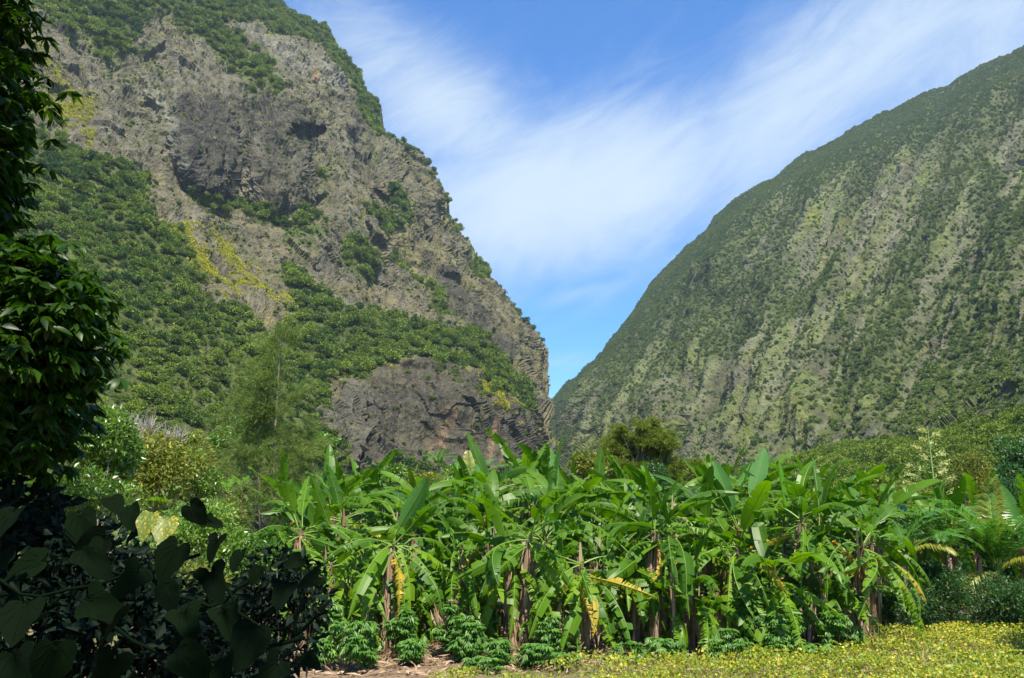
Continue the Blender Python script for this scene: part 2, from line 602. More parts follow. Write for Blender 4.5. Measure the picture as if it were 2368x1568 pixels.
class Terrain:
    def __init__(s, name, mat, sil, xr, yb, nx, ny, ctrl, relief, label_, roundA=90, roundW=35, feats=(), colf=None, seed=0, back=10, tpow=1.0, streak=None):
        xs = np.linspace(xr[0], xr[1], nx)
        S = np.array(sil, float)
        ysil = np.interp(xs, S[:, 0], S[:, 1])
        yb_ = np.interp(xs, [a for a, _ in yb], [b for _, b in yb])
        tt = np.linspace(0, 1, ny) ** tpow
        PX = np.repeat(xs[:, None], ny, 1)
        PY = yb_[:, None] + (ysil - yb_)[:, None] * tt[None]
        px, py = PX.ravel(), PY.ravel()
        rf = rbf(ctrl)
        Yd = rf(px, py)
        ds = seg_dist(px, py, sil)
        Yd = Yd + roundA * np.exp(-ds / roundW) * (Yd / 700.0)
        for fn in feats:
            Yd = Yd + fn(px, py)
        a, b = rays(px, py)
        P = np.stack([a * Yd, Yd, CAM_Z + b * Yd], 1)
        G = P.reshape(nx, ny, 3)
        N = np.cross(np.gradient(G, axis=0), np.gradient(G, axis=1)).reshape(-1, 3)
        N = norm(N)
        N[(N[:, 1] > 0)] *= -1
        s.smoothN = N
        disp = relief(P, px, py)
        P = P + N * disp[:, None]
        s.px, s.py, s.P, s.N, s.nx, s.ny = px, py, P, N, nx, ny
        G = P.reshape(nx, ny, 3)
        s.G = G
        cols = colf(px, py, P, disp) if colf else np.full((len(px), 3), 0.2)
        # far side of the ridge: carries on backwards and down
        edge = G[:, -1]
        rows = []
        for k in range(1, back + 1):
            q = edge.copy()
            h = k / back
            out = norm(np.stack([edge[:, 0] * 0 , edge[:, 0] * 0 + 1, edge[:, 0] * 0], 1))
            q += out * (600 * h ** 1.1)
            q[:, 2] = edge[:, 2] * (1 - h ** 1.3) - 3 * h
            rows.append(q)
        Ball = np.concatenate([G, np.stack(rows, 1)], 1)
        nyy = ny + back
        C = np.concatenate([cols.reshape(nx, ny, 3), np.repeat(cols.reshape(nx, ny, 3)[:, -1:], back, 1)], 1)
        i = np.arange(nx - 1)[:, None] * nyy + np.arange(nyy - 1)[None]
        q = np.stack([i, i + nyy, i + nyy + 1, i + 1], -1).reshape(-1, 4)
        me = mesh_np(name, Ball.reshape(-1, 3), q, [mat], smooth=False, col=C.reshape(-1, 3))
        s.obj = tag(link(name, me), label_, None, None, 'structure')
        # world area per grid vertex
        A = np.linalg.norm(np.cross(np.gradient(G, axis=0), np.gradient(G, axis=1)), axis=2).ravel()
        s.area = A

    def scatter(s, dens, r):
        """dens: expected plants per square metre at each grid vertex"""
        e = s.area * dens
        n = r.poisson(np.clip(e, 0, 5))
        idx = np.repeat(np.arange(len(n)), n)
        gi, gj = idx // s.ny, idx % s.ny
        gi = np.clip(gi, 0, s.nx - 2)
        gj = np.clip(gj, 0, s.ny - 2)
        u, v = r.random(len(idx))[:, None], r.random(len(idx))[:, None]
        P = (s.G[gi, gj] * (1 - u) * (1 - v) + s.G[gi + 1, gj] * u * (1 - v) + s.G[gi, gj + 1] * (1 - u) * v + s.G[gi + 1, gj + 1] * u * v)
        return P, idx


def sstep(x, a, b):
    t = np.clip((x - a) / (b - a), 0, 1)
    return t * t * (3 - 2 * t)


def lerp3(a, b, t):
    return a * (1 - t[:, None]) + np.array(b)[None] * t[:, None]


# ------------------------------------------------------------------ LEFT MOUNTAIN
SIL_L = [(-700, -900), (-300, -620), (100, -420), (400, -210), (560, -70), (615, 0), (655, 18), (700, 58), (752, 100), (795, 140), (812, 180), (838, 232), (853, 250),
         (862, 292), (880, 318), (930, 345), (958, 385), (985, 430), (1003, 455), (1014, 515), (1040, 535), (1062, 562), (1085, 605),
         (1130, 648), (1160, 700), (1188, 745), (1225, 785), (1240, 825), (1245, 880), (1252, 935), (1260, 1000), (1270, 1070), (1290, 1180)]
V1 = [(20, -500), (500, -300), (620, -80), (640, 15), (545, 60), (530, 50), (505, 60), (545, 110), (620, 165), (660, 215), (600, 220), (545, 170),
      (480, 112), (420, 75), (385, 55), (330, 60), (300, 85), (295, 118), (240, 135), (190, 115), (130, 85), (60, 10)]
V2 = [(560, -100), (700, 55), (790, 140), (850, 250), (885, 325), (868, 335), (825, 265), (800, 215), (770, 165), (700, 110), (640, 85), (560, 45), (520, 0)]
V3 = [(-600, 150), (60, 290), (130, 335), (200, 390), (290, 398), (320, 450), (345, 530), (400, 600), (440, 650), (500, 720), (560, 760), (620, 795), (650, 790),
      (700, 780), (760, 790), (830, 845), (845, 880), (760, 900), (725, 980), (770, 1050), (800, 1200), (-600, 1230)]
V7 = [(640, 640), (690, 700), (760, 765), (850, 720), (900, 745), (1000, 780), (1075, 765), (1130, 830), (1185, 900), (1225, 950), (1190, 965), (1130, 900), (1060, 855),
      (950, 850), (850, 862), (770, 870), (690, 820), (600, 700)]
V4 = [(500, 465), (560, 470), (620, 480), (680, 505), (750, 475), (770, 500), (700, 545), (620, 515), (540, 500)]
V9 = [(740, 1035), (860, 1060), (1000, 1065), (1130, 1080), (1290, 1070), (1290, 1200), (740, 1200)]
LEDGE = [(470, 470), (640, 620)]
DARK1 = [(420, 215), (470, 225), (540, 240), (545, 330), (560, 400), (550, 440), (520, 470), (450, 455), (425, 400), (405, 300), (395, 250)]
DARK2 = [(560, 230), (620, 215), (700, 260), (720, 330), (700, 390), (730, 430), (715, 480), (640, 490), (600, 420), (570, 380), (560, 300)]
DARK3 = [(1010, 620), (1045, 625), (1085, 690), (1120, 770), (1165, 800), (1185, 870), (1150, 850), (1110, 810), (1070, 760), (1030, 700)]
CLIFF = [(835, 872), (900, 850), (1010, 855), (1110, 875), (1165, 940), (1225, 985), (1262, 1090), (800, 1090), (845, 1000)]
CLIFF_L = [(730, 960), (790, 905), (840, 880), (850, 1000), (830, 1080), (760, 1060)]
TAN = [(1010, 960), (1060, 930), (1110, 905), (1130, 960), (1160, 1010), (1180, 1080), (990, 1085)]
PALE = [(530, 50), (575, 75), (640, 100), (700, 130), (760, 160), (795, 215), (800, 245), (760, 225), (700, 195), (640, 165), (575, 110)]
PALE2 = [(320, 165), (350, 185), (385, 240), (420, 290), (440, 400), (425, 420), (395, 330), (365, 270), (330, 220)]
PALE3 = [(545, 400), (580, 380), (610, 430), (620, 480), (560, 465)]
YEL1 = [(85, 225), (150, 205), (200, 230), (205, 280), (190, 380), (170, 320), (100, 290)]
YEL2 = [(365, 545), (440, 540), (520, 580), (545, 640), (640, 690), (650, 745), (560, 700), (500, 730), (430, 660), (390, 610)]
YEL3 = [(1095, 862), (1125, 870), (1140, 905), (1175, 950), (1150, 950), (1115, 900)]
YEL4 = [(40, 60), (100, 120), (150, 200), (120, 210), (60, 130)]


def warp(px, py, amp, sc_, seed):
    q = np.stack([px / sc_, py / sc_, px * 0], 1)
    return px + amp * fbm(q, 3, seed), py + amp * fbm(q + 31.7, 3, seed + 5)


def vegL(px, py):
    wx, wy = warp(px, py, 34, 45, 3)
    wx, wy = warp(wx, wy, 9, 12, 4)
    m = np.zeros(px.shape)
    for p_, sft, k in ((V1, 14, 1), (V2, 8, 1), (V3, 12, 1), (V7, 8, .85), (V4, 8, .8), (V9, 14, 1)):
        m = np.maximum(m, k * poly(wx, wy, p_, sft))
    m = np.maximum(m, 0.8 * ell(wx, wy, 880, 505, 50, 24, 0.3))
    m = np.maximum(m, 0.7 * ell(wx, wy, 830, 600, 22, 60, -0.3))
    m = np.maximum(m, 0.7 * ell(wx, wy, 960, 640, 18, 70, -0.6))
    m = np.maximum(m, 0.9 * ell(wx, wy, 1105, 628, 32, 14, 0.7))
    m = np.maximum(m, 0.8 * ell(wx, wy, 1000, 690, 60, 12, 1.0))
    m = np.maximum(m, 0.75 * ell(wx, wy, 860, 740, 50, 14, 0.2))
    m = np.maximum(m, 0.55 * ell(wx, wy, 740, 400, 30, 14, 0.5))
    m = np.maximum(m, 0.7 * ell(wx, wy, 930, 480, 16, 40, -0.4))
    m = np.maximum(m, 0.7 * ell(wx, wy, 490, 480, 60, 18, 0.2))
    # open rock inside
    hole = ell(wx, wy, 600, 735, 52, 42, 0.4)
    m = m * (1 - 0.9 * hole)
    m = m * (1 - 0.75 * poly(wx, wy, YEL2, 8))
    for c in (CLIFF, CLIFF_L):
        m = m * (1 - 0.93 * poly(wx, wy, c, 5))
    return m


def colL(px, py, P, disp):
    q = P * np.array([1, 1, 1.0])
    n1_ = fbm(q / 60, 5, 40)
    n2_ = fbm(q / 14, 4, 50)
    n3_ = fbm(q * np.array([1, 1, .25]) / 10, 4, 60)
    wx, wy = warp(px, py, 14, 30, 9)
    rock = np.tile(np.array([[.195, .182, .145]]), (len(px), 1))
    c = lerp3(rock, (.25, .22, .12), sstep(n1_ * 0.6 + n2_ * 0.5 + 0.12 + 0.25 * (1 - sstep(py, 250, 560)) * -1, -0.15, 0.35) * 0.85)
    c = lerp3(c, (.15, .145, .14), sstep(n2_ + 0.5 * n1_, 0.15, 0.6) * 0.7)
    c = lerp3(c, (.13, .15, .05), sstep(n3_ - n1_, 0.25, 0.7) * 0.6)
    vs = fbm(np.stack([px / 9, py / 120, px * 0], 1), 4, 71)
    c = lerp3(c, (.12, .115, .105), sstep(vs, .15, .5) * .55 * sstep(-vegL(px, py), -.4, -.1))
    c = lerp3(c, (.27, .265, .25), sstep(-vs, .2, .5) * .45)
    wx2, wy2 = warp(wx, wy, 7, 9, 72)
    for p_, k in ((DARK1, .95), (DARK2, .65), (DARK3, 1.0)):
        c = lerp3(c, (.085, .08, .075), poly(wx2, wy2, p_, 9) * np.clip(k + 0.45 * vs + 0.25 * n2_, 0, 1))
    c = lerp3(c, (.082, .076, .075), poly(wx, wy, CLIFF, 5) * (0.75 + 0.3 * n3_))
    c = lerp3(c, (.14, .135, .125), poly(wx, wy, CLIFF_L, 5) * 0.8)
    st = fbm(np.stack([px / 14, py / 130, px * 0], 1), 3, 77)
    c = lerp3(c, (.25, .175, .13), poly(wx, wy, TAN, 12) * sstep(st + 0.2, 0, 0.5))
    c = lerp3(c, (.29, .29, .275), poly(wx, wy, PALE, 5) * (0.55 + 0.6 * n2_))
    c = lerp3(c, (.26, .26, .245), poly(wx, wy, PALE2, 6) * 0.7)
    c = lerp3(c, (.30, .275, .23), poly(wx, wy, PALE3, 6) * 0.8)
    c = lerp3(c, (.40, .25, .14), ell(wx, wy, 728, 190, 8, 16, 0) * 0.8)
    c = lerp3(c, (.12, .19, .04), ell(wx, wy, 705, 538, 48, 16, 0.1) * 0.85)
    c = lerp3(c, (.12, .17, .04), ell(wx, wy, 395, 560, 30, 14, 0.3) * 0.7)
    c = lerp3(c, (.20, .23, .08), sstep(vegL(*warp(px, py, 22, 25, 88)) + 0.55 * n1_, 0.05, 0.7) * 0.6)
    c = lerp3(c, (.10, .14, .035), sstep(vegL(px, py), 0.2, 0.8) * 0.85)
    cr = fbm(P * np.array([1, 1, .22]) / 5, 3, 66, ridge=True)
    c = c * (0.78 + 0.45 * sstep(cr, -0.2, 0.6))[:, None]
    return np.clip(c * np.array([.59, .59, .50]), 0.012, 1)


def reliefL(P, px, py):
    d = 16 * fbm(P / 150, 3, 1) + 9 * fbm(P / 55, 3, 2, ridge=True)
    steep = poly(px, py, CLIFF, 8) + poly(px, py, CLIFF_L, 8) + poly(px, py, PALE, 8) + 0.6 * poly(px, py, PALE2, 8) + 0.5 * poly(px, py, DARK2, 10)
    w = P * np.array([1, 1, .28])
    dk = poly(px, py, DARK1, 8) + poly(px, py, DARK2, 8)
    rough = 0.75 + 0.6 * sstep(fbm(P / 70, 2, 15), -0.2, 0.4)
    d = d + (2.2 + 2.4 * steep) * rough * fbm(w / 18, 4, 5, ridge=True) + 0.6 * rough * fbm(P / 7, 3, 9, ridge=True) + 0.3 * fbm(P / 2.6, 2, 12)
    bare = 1 - 0.8 * sstep(vegL(px, py), .3, .7)
    ws = P * np.array([1, 1, .5]) + 3 * np.stack([fbm(P / 12, 2, 130), fbm(P / 12, 2, 131), fbm(P / 12, 2, 132)], 1)
    d = d + bare * (facets(ws, 38, 133, .15, .035) + facets(ws, 14, 143, .17, .035) + facets(ws, 6, 153, .11, .02))
    d = d + 2.2 * np.clip(dk, 0, 1) * fbm(P * np.array([1, 1, .08]) / 5, 2, 16, ridge=True)
    d = d + 1.2 * np.floor(3 * fbm(P * np.array([.3, .3, 1]) / 40, 2, 18)) / 1.5 * (1 - sstep(vegL(px, py), .3, .7))
    # near the ground the relief fades with the plants
    return d * np.clip(P[:, 1] / 600, 0.35, 1.3)


ctrlL = [(-400, 1180, 130), (0, 1180, 170), (300, 1180, 210), (600, 1180, 300), (800, 1130, 400), (1050, 1130, 470), (1280, 1130, 600),
         (-300, 600, 330), (0, 600, 400), (300, 600, 500), (600, 700, 600), (850, 760, 690), (1100, 770, 800), (1230, 850, 880),
         (760, 880, 520), (900, 900, 560), (1100, 900, 610), (1200, 1000, 640), (850, 1050, 490), (1050, 1050, 545),
         (0, 100, 620), (300, 150, 740), (450, 330, 730), (620, 340, 790), (700, 250, 860), (870, 400, 900), (1000, 520, 960), (600, 20, 980), (800, 180, 980), (200, -300, 900), (-400, -100, 600),
         (500, 560, 640), (800, 560, 760), (650, 480, 730)]
featsL = [
    lambda x, y: -44 * ell(x, y, 488, 345, 68, 118, 0.05, 0.24),
    lambda x, y: -30 * ell(x, y, 640, 365, 75, 112, 0.1, 0.26),
    lambda x, y: -14 * ell(x, y, 395, 290, 30, 100, -0.4, 0.4),
    lambda x, y: 34 * ell(x, y, 705, 312, 42, 15, -0.25, 0.3),
    lambda x, y: -14 * ell(x, y, 720, 275, 42, 18, -0.1, 0.4),
    lambda x, y: 45 * ell(x, y, 907, 455, 13, 15, 0.3, 0.25),
    lambda x, y: 24 * ell(x, y, 884, 448, 5, 18, -0.3, 0.3),
    lambda x, y: 26 * ell(x, y, 843, 975, 6, 75, 0.0, 0.4),
    lambda x, y: 20 * ell(x, y, 1195, 815, 7, 28, -0.4, 0.4),
    lambda x, y: -16 * ell(x, y, 1170, 760, 60, 18, 0.9, 0.5),
    lambda x, y: -22 * poly(x, y, CLIFF, 7),
    lambda x, y: -18 * poly(x, y, CLIFF_L, 7),
    lambda x, y: 18 * ell(x, y, 545, 470, 26, 12, 0.0, 0.4),
]
TL = Terrain('rocky_mountain', M['rock'], SIL_L, (-620, 1288), [(-620, 1215), (1288, 1200)], 620, 400, ctrlL, reliefL,
             'steep grey basalt mountainside with grassy ledges filling the left of the valley', 110, 30, featsL, colL, seed=1)

# ------------------------------------------------------------------ RIGHT MOUNTAIN
SIL_R = [(1235, 1010), (1268, 945), (1290, 915), (1340, 875), (1388, 822), (1440, 762), (1500, 690), (1515, 660), (1545, 632), (1590, 585), (1640, 538), (1655, 508), (1700, 460),
         (1740, 440), (1790, 420), (1860, 372), (1930, 338), (2020, 290), (2060, 268), (2110, 243), (2190, 225), (2260, 175), (2300, 150), (2367, 118),
         (2500, 60), (2750, -60), (3100, -150)]


def streak_coords(px, py):
    """along / across the fall lines, which lean from upper right to lower left"""
    th = R(60)
    al = px * -math.cos(th) + py * math.sin(th)
    ac = px * math.sin(th) + py * math.cos(th)
    return al, ac


def vegR(px, py):
    al, ac = streak_coords(px, py)
    n = fbm(np.stack([al / 170, ac / 26, px * 0], 1), 4, 90)
    n_ = fbm(np.stack([al / 60, ac / 14, px * 0 + 4], 1), 4, 93)
    big = fbm(np.stack([px / 230, py / 230, px * 0], 1), 2, 95)
    ds = seg_dist(px, py, SIL_R)
    top = np.clip(1.25 - ds / (60 + 90 * np.clip((px - 1400) / 900, 0, 1)), 0, 1)
    rightlow = ell(px, py, 2360, 780, 330, 330, 0.4, 0.5)
    lowmid = ell(px, py, 1560, 790, 60, 240, R(65), 0.6) * 0.35
    rib = ell(px, py, 1800, 760, 26, 250, R(62), 0.7) * 0.4 + ell(px, py, 2030, 860, 26, 260, R(35), 0.7) * 0.5 + ell(px, py, 2150, 560, 30, 240, R(25), 0.7) * 0.4
    m = 0.40 + 0.50 * n + 0.60 * n_ + 0.25 * big + 0.70 * top + 0.28 * rightlow + lowmid + rib
    m -= 0.28 * ell(px, py, 2060, 520, 60, 110, R(25), 0.6) + 0.15 * ell(px, py, 1890, 760, 260, 120, -0.6, 0.7)
    m -= 0.35 * ell(px, py, 2190, 640, 12, 120, R(30), 0.6)
    return np.clip(m, 0.0, 1)


def yelR(px, py):
    al, ac = streak_coords(px, py)
    n = fbm(np.stack([al / 120, ac / 20, px * 0 + 9], 1), 4, 191)
    z_ = ell(px, py, 1850, 880, 260, 110, -0.6, 0.8) + 0.8 * ell(px, py, 1900, 560, 200, 80, -0.5, 0.8) + 0.5 * ell(px, py, 2150, 920, 150, 90, -0.5, .8) + 0.6 * ell(px, py, 1350, 990, 50, 70, 0, .8)
    return np.clip(sstep(n, 0.0, 0.5) * z_, 0, 1)


def colR(px, py, P, disp):
    al, ac = streak_coords(px, py)
    n1_ = fbm(np.stack([al / 110, ac / 14, px * 0 + 3], 1), 5, 140)
    n2_ = fbm(P / 16, 4, 150)
    c = np.tile(np.array([[.20, .188, .155]]), (len(px), 1))
    c = lerp3(c, (.23, .27, .10), sstep(n1_, -0.3, 0.3) * 0.9)
    c = lerp3(c, (.13, .125, .125), sstep(n2_, 0.1, 0.5) * 0.7)
    n3_ = fbm(np.stack([al / 200, ac / 9, px * 0 + 13], 1), 4, 144)
    c = lerp3(c, (.32, .31, .27), sstep(n3_, .05, .45) * 0.65)
    c = lerp3(c, (.10, .10, .08), sstep(-n3_, .1, .5) * 0.6)
    c = lerp3(c, (.30, .33, .07), yelR(px, py) * 0.8)
    c = lerp3(c, (.11, .14, .05), sstep(vegR(px, py), 0.35, 0.85) * 0.8)
    c = lerp3(c, (.30, .28, .26), ell(px, py, 2190, 640, 12, 120, R(30), 0.6) * 0.7)
    return np.clip(c * np.array([.50, .54, .40]), 0.012, 1)


def reliefR(P, px, py):
    al, ac = streak_coords(px, py)
    g1 = fbm(np.stack([al / 420, ac / 70, px * 0], 1), 3, 20, ridge=True)
    g2 = fbm(np.stack([al / 190, ac / 24, px * 0 + 2], 1), 3, 21, ridge=True)
    amp = np.clip(seg_dist(px, py, SIL_R) / 90, 0.25, 1) * (1 - .75 * sstep(px, 2120, 2320) * sstep(py, 700, 860))
    d = 15 * fbm(P / 190, 3, 22) + amp * (25 * g1 + 11 * g2) + 2.0 * fbm(P / 20, 3, 25, ridge=True) + amp * facets(P * np.array([1, 1, .5]), 26, 163, .14, .03) + 1.6 * fbm(P / 20, 4, 23, ridge=True) + 1.3 * fbm(P / 6, 2, 24)
    return d * np.clip(P[:, 1] / 900, 0.4, 1.3)


ctrlR = [(1245, 1000, 1900), (1300, 1080, 1250), (1300, 940, 1750), (1500, 1090, 950), (1700, 1090, 760), (1900, 1090, 600), (2150, 1060, 470), (2367, 1000, 380), (2800, 1000, 260),
         (1500, 720, 1560), (1600, 850, 1150), (1450, 900, 1280), (1650, 520, 1560), (1700, 700, 1230), (1900, 700, 980), (1800, 430, 1500), (1850, 560, 1230),
         (2100, 300, 1420), (2100, 500, 1080), (2150, 750, 760), (2367, 600, 720), (2367, 140, 1320), (2367, 350, 1000), (2367, 820, 510), (2800, 400, 650), (2800, 0, 1100)]
featsR = [
    lambda x, y: 42 * ell(x, y, 1582, 1000, 17, 62, -0.15, 0.4),
    lambda x, y: -25 * ell(x, y, 1545, 985, 18, 50, 0.0, 0.5),
    lambda x, y: 26 * ell(x, y, 1975, 985, 16, 48, 0.1, 0.4),
    lambda x, y: -16 * ell(x, y, 2012, 990, 16, 36, 0.0, 0.5),
]
TR = Terrain('green_mountain', M['rock_far'], SIL_R, (1236, 2900), [(1236, 1030), (1300, 1110), (2900, 1110)], 500, 330, ctrlR, reliefR,
             'hazy shrub covered mountain wall with slanting gullies on the right of the valley', 130, 28, featsR, colR, seed=2)

SIL_F = [(1150, 985), (1235, 960), (1258, 942), (1275, 930), (1290, 915), (1320, 893), (1400, 860), (1500, 850)]
TF = Terrain('distant_ridge', M['rock_far'], SIL_F, (1150, 1500), [(1150, 1120), (1500, 1120)], 90, 60,
             [(1150, 1120, 2050), (1500, 1120, 2050), (1250, 950, 2350), (1500, 880, 2400), (1300, 1000, 2200)],
             lambda P, px, py: 9 * fbm(P / 60, 4, 70), 'small bluish ridge in the far gap between the two mountains', 40, 20, (),
             lambda px, py, P, d: np.tile(np.array([[.055, .085, .04]]), (len(px), 1)), seed=3)

# foothill to the right, and a low wooded rise behind the grove
SIL_H = [(1150, 1165), (1300, 1130), (1500, 1115), (1700, 1095), (1800, 1080), (1880, 1060), (1960, 1038), (2040, 1030), (2110, 1025), (2180, 1003), (2250, 995), (2310, 975), (2367, 950), (2600, 880), (2900, 850)]
ctrlH = [(1150, 1200, 150), (1900, 1230, 70), (2367, 1230, 60), (2900, 1230, 50), (1300, 1140, 330), (1900, 1070, 300), (2100, 1040, 270), (2367, 960, 230), (2900, 860, 200), (2100, 1130, 140), (2367, 1100, 120)]


def yelH(px, py):
    n = fbm(np.stack([px / 60, py / 18, px * 0], 1), 3, 210)
    return np.clip(sstep(n, 0.0, 0.4) * (ell(px, py, 1990, 1085, 130, 22, 0.05, .6) + ell(px, py, 2240, 1075, 60, 16, -0.5, .6)), 0, 1)


def colH(px, py, P, d):
    n = fbm(P / 14, 4, 220)
    c = np.tile(np.array([[.10, .12, .04]]), (len(px), 1))
    c = lerp3(c, (.22, .18, .12), sstep(n, 0, 0.5) * ell(px, py, 2000, 1090, 150, 25, 0, .6))
    return c


TH = Terrain('foothill', M['soil'], SIL_H, (1150, 2900), [(1150, 1235), (2900, 1240)], 300, 90, ctrlH, lambda P, px, py: 2.0 * fbm(P / 30, 3, 31) + 0.6 * fbm(P / 7, 2, 33),
             'bushy foothill rising behind the palms on the right', 30, 20, (), colH, seed=4)


# ------------------------------------------------------------------ GROUND
def ground_h(x, y):
    p = np.stack([x, y, x * 0], 1)
    h = 0.10 * fbm(p / 3.0, 3, 300) + 0.05 * fbm(p / 0.9, 2, 301)
    near = np.clip(1 - np.hypot(x, y - 15) / 60, 0, 1)
    h = h * near
    # terrace the photographer stands on
    h = h + 1.35 * np.exp(-((np.hypot(x + 1.5, y - 1) / 6.0) ** 4))
    h = h + 0.15 * np.exp(-((y - 21.2) / 1.4) ** 2) * np.exp(-((x - 0) / 12.0) ** 4)
    return h


n = 300
s_ = np.linspace(-1, 1, n)
gxs = 2550 * np.sinh(7.2 * s_) / math.sinh(7.2)
gys = 18 + 2550 * np.sinh(7.2 * s_) / math.sinh(7.2)
GX, GY = np.meshgrid(gxs, gys, indexing='ij')
gX, gY = GX.ravel(), GY.ravel()
gZ = ground_h(gX, gY)
pn = np.stack([gX, gY, gX * 0], 1)
a1 = fbm(pn / 2.2, 4, 310)
a2 = fbm(pn / 0.7, 3, 311)
gc = np.tile(np.array([[.20, .145, .095]]), (len(gX), 1))
gc = lerp3(gc, (.13, .15, .045), sstep(a1 + 0.6 * a2 + 0.6 * sstep(-gY, -20.2, -18.2) * np.clip((gX - 1) / 5, -.3, 1), 0.05, 0.5))
gc = lerp3(gc, (.08, .10, .03), sstep(np.hypot(gX, gY - 18), 22, 40))
i = np.arange(n - 1)[:, None] * n + np.arange(n - 1)[None]
q = np.stack([i, i + n, i + n + 1, i + 1], -1).reshape(-1, 4)
tag(link('ground', mesh_np('ground', np.stack([gX, gY, gZ], 1), q, [M['soil']], smooth=True, col=gc)),
    'dry earth and short grass valley floor under the banana grove', kind='structure')


def gh(x, y):
    return float(ground_h(np.array([float(x)]), np.array([float(y)]))[0])


# ------------------------------------------------------------------ hillside vegetation
def crown_mesh(name, mat, seed, leaves=620, flat=0.75, trunk=False, lsz=0.2):
    r = np.random.default_rng(seed)
    B = []
    for k in range(r.integers(7, 11)):
        a, rr = r.random() * 2 * math.pi, 0.62 * math.sqrt(r.random())
        sz = 0.26 + 0.26 * r.random()
        B.append((rr * math.cos(a), rr * math.sin(a), (0.55 + 0.55 * r.random() * (1 - rr)) * flat * 1.3, sz, sz, sz * 0.75))
    P, d, k, rad = in_blobs(B, leaves, r, 0.6)
    D = norm(d + 0.7 * r.normal(size=P.shape) + np.array([0, 0, 0.1]))
    L = lsz * (0.7 + 0.7 * r.random(leaves))
    bf = Buf()
    V, Fq = leaf_quads(P, D, L, L * 0.75, r, 0.1)
    kv = r.random(len(B))
    bf.add(V, Fq, np.repeat(np.clip(0.55 * kv[k] + 0.45 * r.random(leaves), 0, 1), 4))
    if trunk:
        bf.tube([(0, 0, -0.6), (0.05, 0, 0.2), (0, 0.05, 0.6)], [0.07, 0.05, 0.02], 4, 0.5, 1)
    return bf.mesh(name, [mat, M['bark']])


def yellow_mesh(name, seed):
    r = np.random.default_rng(seed)
    P = np.tile(np.array([[0, 0, 0.1]]), (46, 1)) + r.normal(size=(46, 3)) * 0.25
    D = norm(r.normal(size=(46, 3)) + np.array([0, 0, 0.9]))
    V, Fq = leaf_quads(P, D, 0.8, 0.22, r, 0.1)
    bf = Buf()
    bf.add(V, Fq, np.repeat(r.random(46), 4))
    return bf.mesh(name, [M['hill_yellow']])


crowns = [crown_mesh('crown_shape', M['hill'], 500 + k, flat=0.6 + 0.1 * (k % 4)) for k in range(6)]
crowns_far = [crown_mesh('far_crown_shape', M['hill_dull'], 520 + k, 200, flat=0.6 + 0.1 * (k % 3), lsz=0.36) for k in range(4)]
yellows = [yellow_mesh('rosette_shape', 540 + k) for k in range(3)]


def scatter_stuff(name, label_, P, S, meshes, r):
    """many plants of one sort as ONE object: points that carry plants through geometry nodes"""
    src = bpy.data.collections.new(name + '_sources')
    for k, me in enumerate(meshes):
        src.objects.link(bpy.data.objects.new('%s_source_%d' % (name, k), me))
    n = len(P)
    me = bpy.data.meshes.new(name)
    me.vertices.add(n)
    me.vertices.foreach_set('co', np.asarray(P, np.float32).ravel())
    a = me.attributes.new('scl', 'FLOAT_VECTOR', 'POINT')
    sv = np.stack([S * (0.85 + 0.3 * r.random(n)), S * (0.85 + 0.3 * r.random(n)), S * (0.75 + 0.5 * r.random(n))], 1)
    a.data.foreach_set('vector', sv.astype(np.float32).ravel())
    a = me.attributes.new('rt', 'FLOAT_VECTOR', 'POINT')
    rv = np.stack([r.normal(size=n) * 0.15, r.normal(size=n) * 0.15, r.random(n) * 6.283], 1)
    a.data.foreach_set('vector', rv.astype(np.float32).ravel())
    o = tag(link(name, me), label_, kind='stuff')
    g = bpy.data.node_groups.new(name, 'GeometryNodeTree')
    g.interface.new_socket('Geometry', in_out='INPUT', socket_type='NodeSocketGeometry')
    g.interface.new_socket('Geometry', in_out='OUTPUT', socket_type='NodeSocketGeometry')
    gi, go = g.nodes.new('NodeGroupInput'), g.nodes.new('NodeGroupOutput')
    ci = g.nodes.new('GeometryNodeCollectionInfo')
    ci.inputs['Collection'].default_value = src
    ci.inputs['Separate Children'].default_value = True
    ci.inputs['Reset Children'].default_value = True
    ip = g.nodes.new('GeometryNodeInstanceOnPoints')
    ip.inputs['Pick Instance'].default_value = True
    for an, sock in (('scl', 'Scale'), ('rt', 'Rotation')):
        na = g.nodes.new('GeometryNodeInputNamedAttribute')
        na.data_type = 'FLOAT_VECTOR'
        na.inputs['Name'].default_value = an
        g.links.new(na.outputs[0], ip.inputs[sock])
    ri = g.nodes.new('FunctionNodeRandomValue')
    ri.data_type = 'INT'
    ri.inputs['Min'].default_value = 0 if not hasattr(ri.inputs['Min'], 'x') else 0
    for s1 in ri.inputs:
        if s1.type == 'INT' and s1.name == 'Min':
            s1.default_value = 0
        if s1.type == 'INT' and s1.name == 'Max':
            s1.default_value = len(meshes) - 1
    out_i = [o_ for o_ in ri.outputs if o_.type == 'INT'][0]
    g.links.new(out_i, ip.inputs['Instance Index'])
    g.links.new(gi.outputs[0], ip.inputs['Points'])
    g.links.new(ci.outputs[0], ip.inputs['Instance'])
    g.links.new(ip.outputs[0], go.inputs[0])
    md = o.modifiers.new('plants', 'NODES')
    md.node_group = g
    return o


r1 = np.random.default_rng(11)
vl = vegL(TL.px, TL.py)
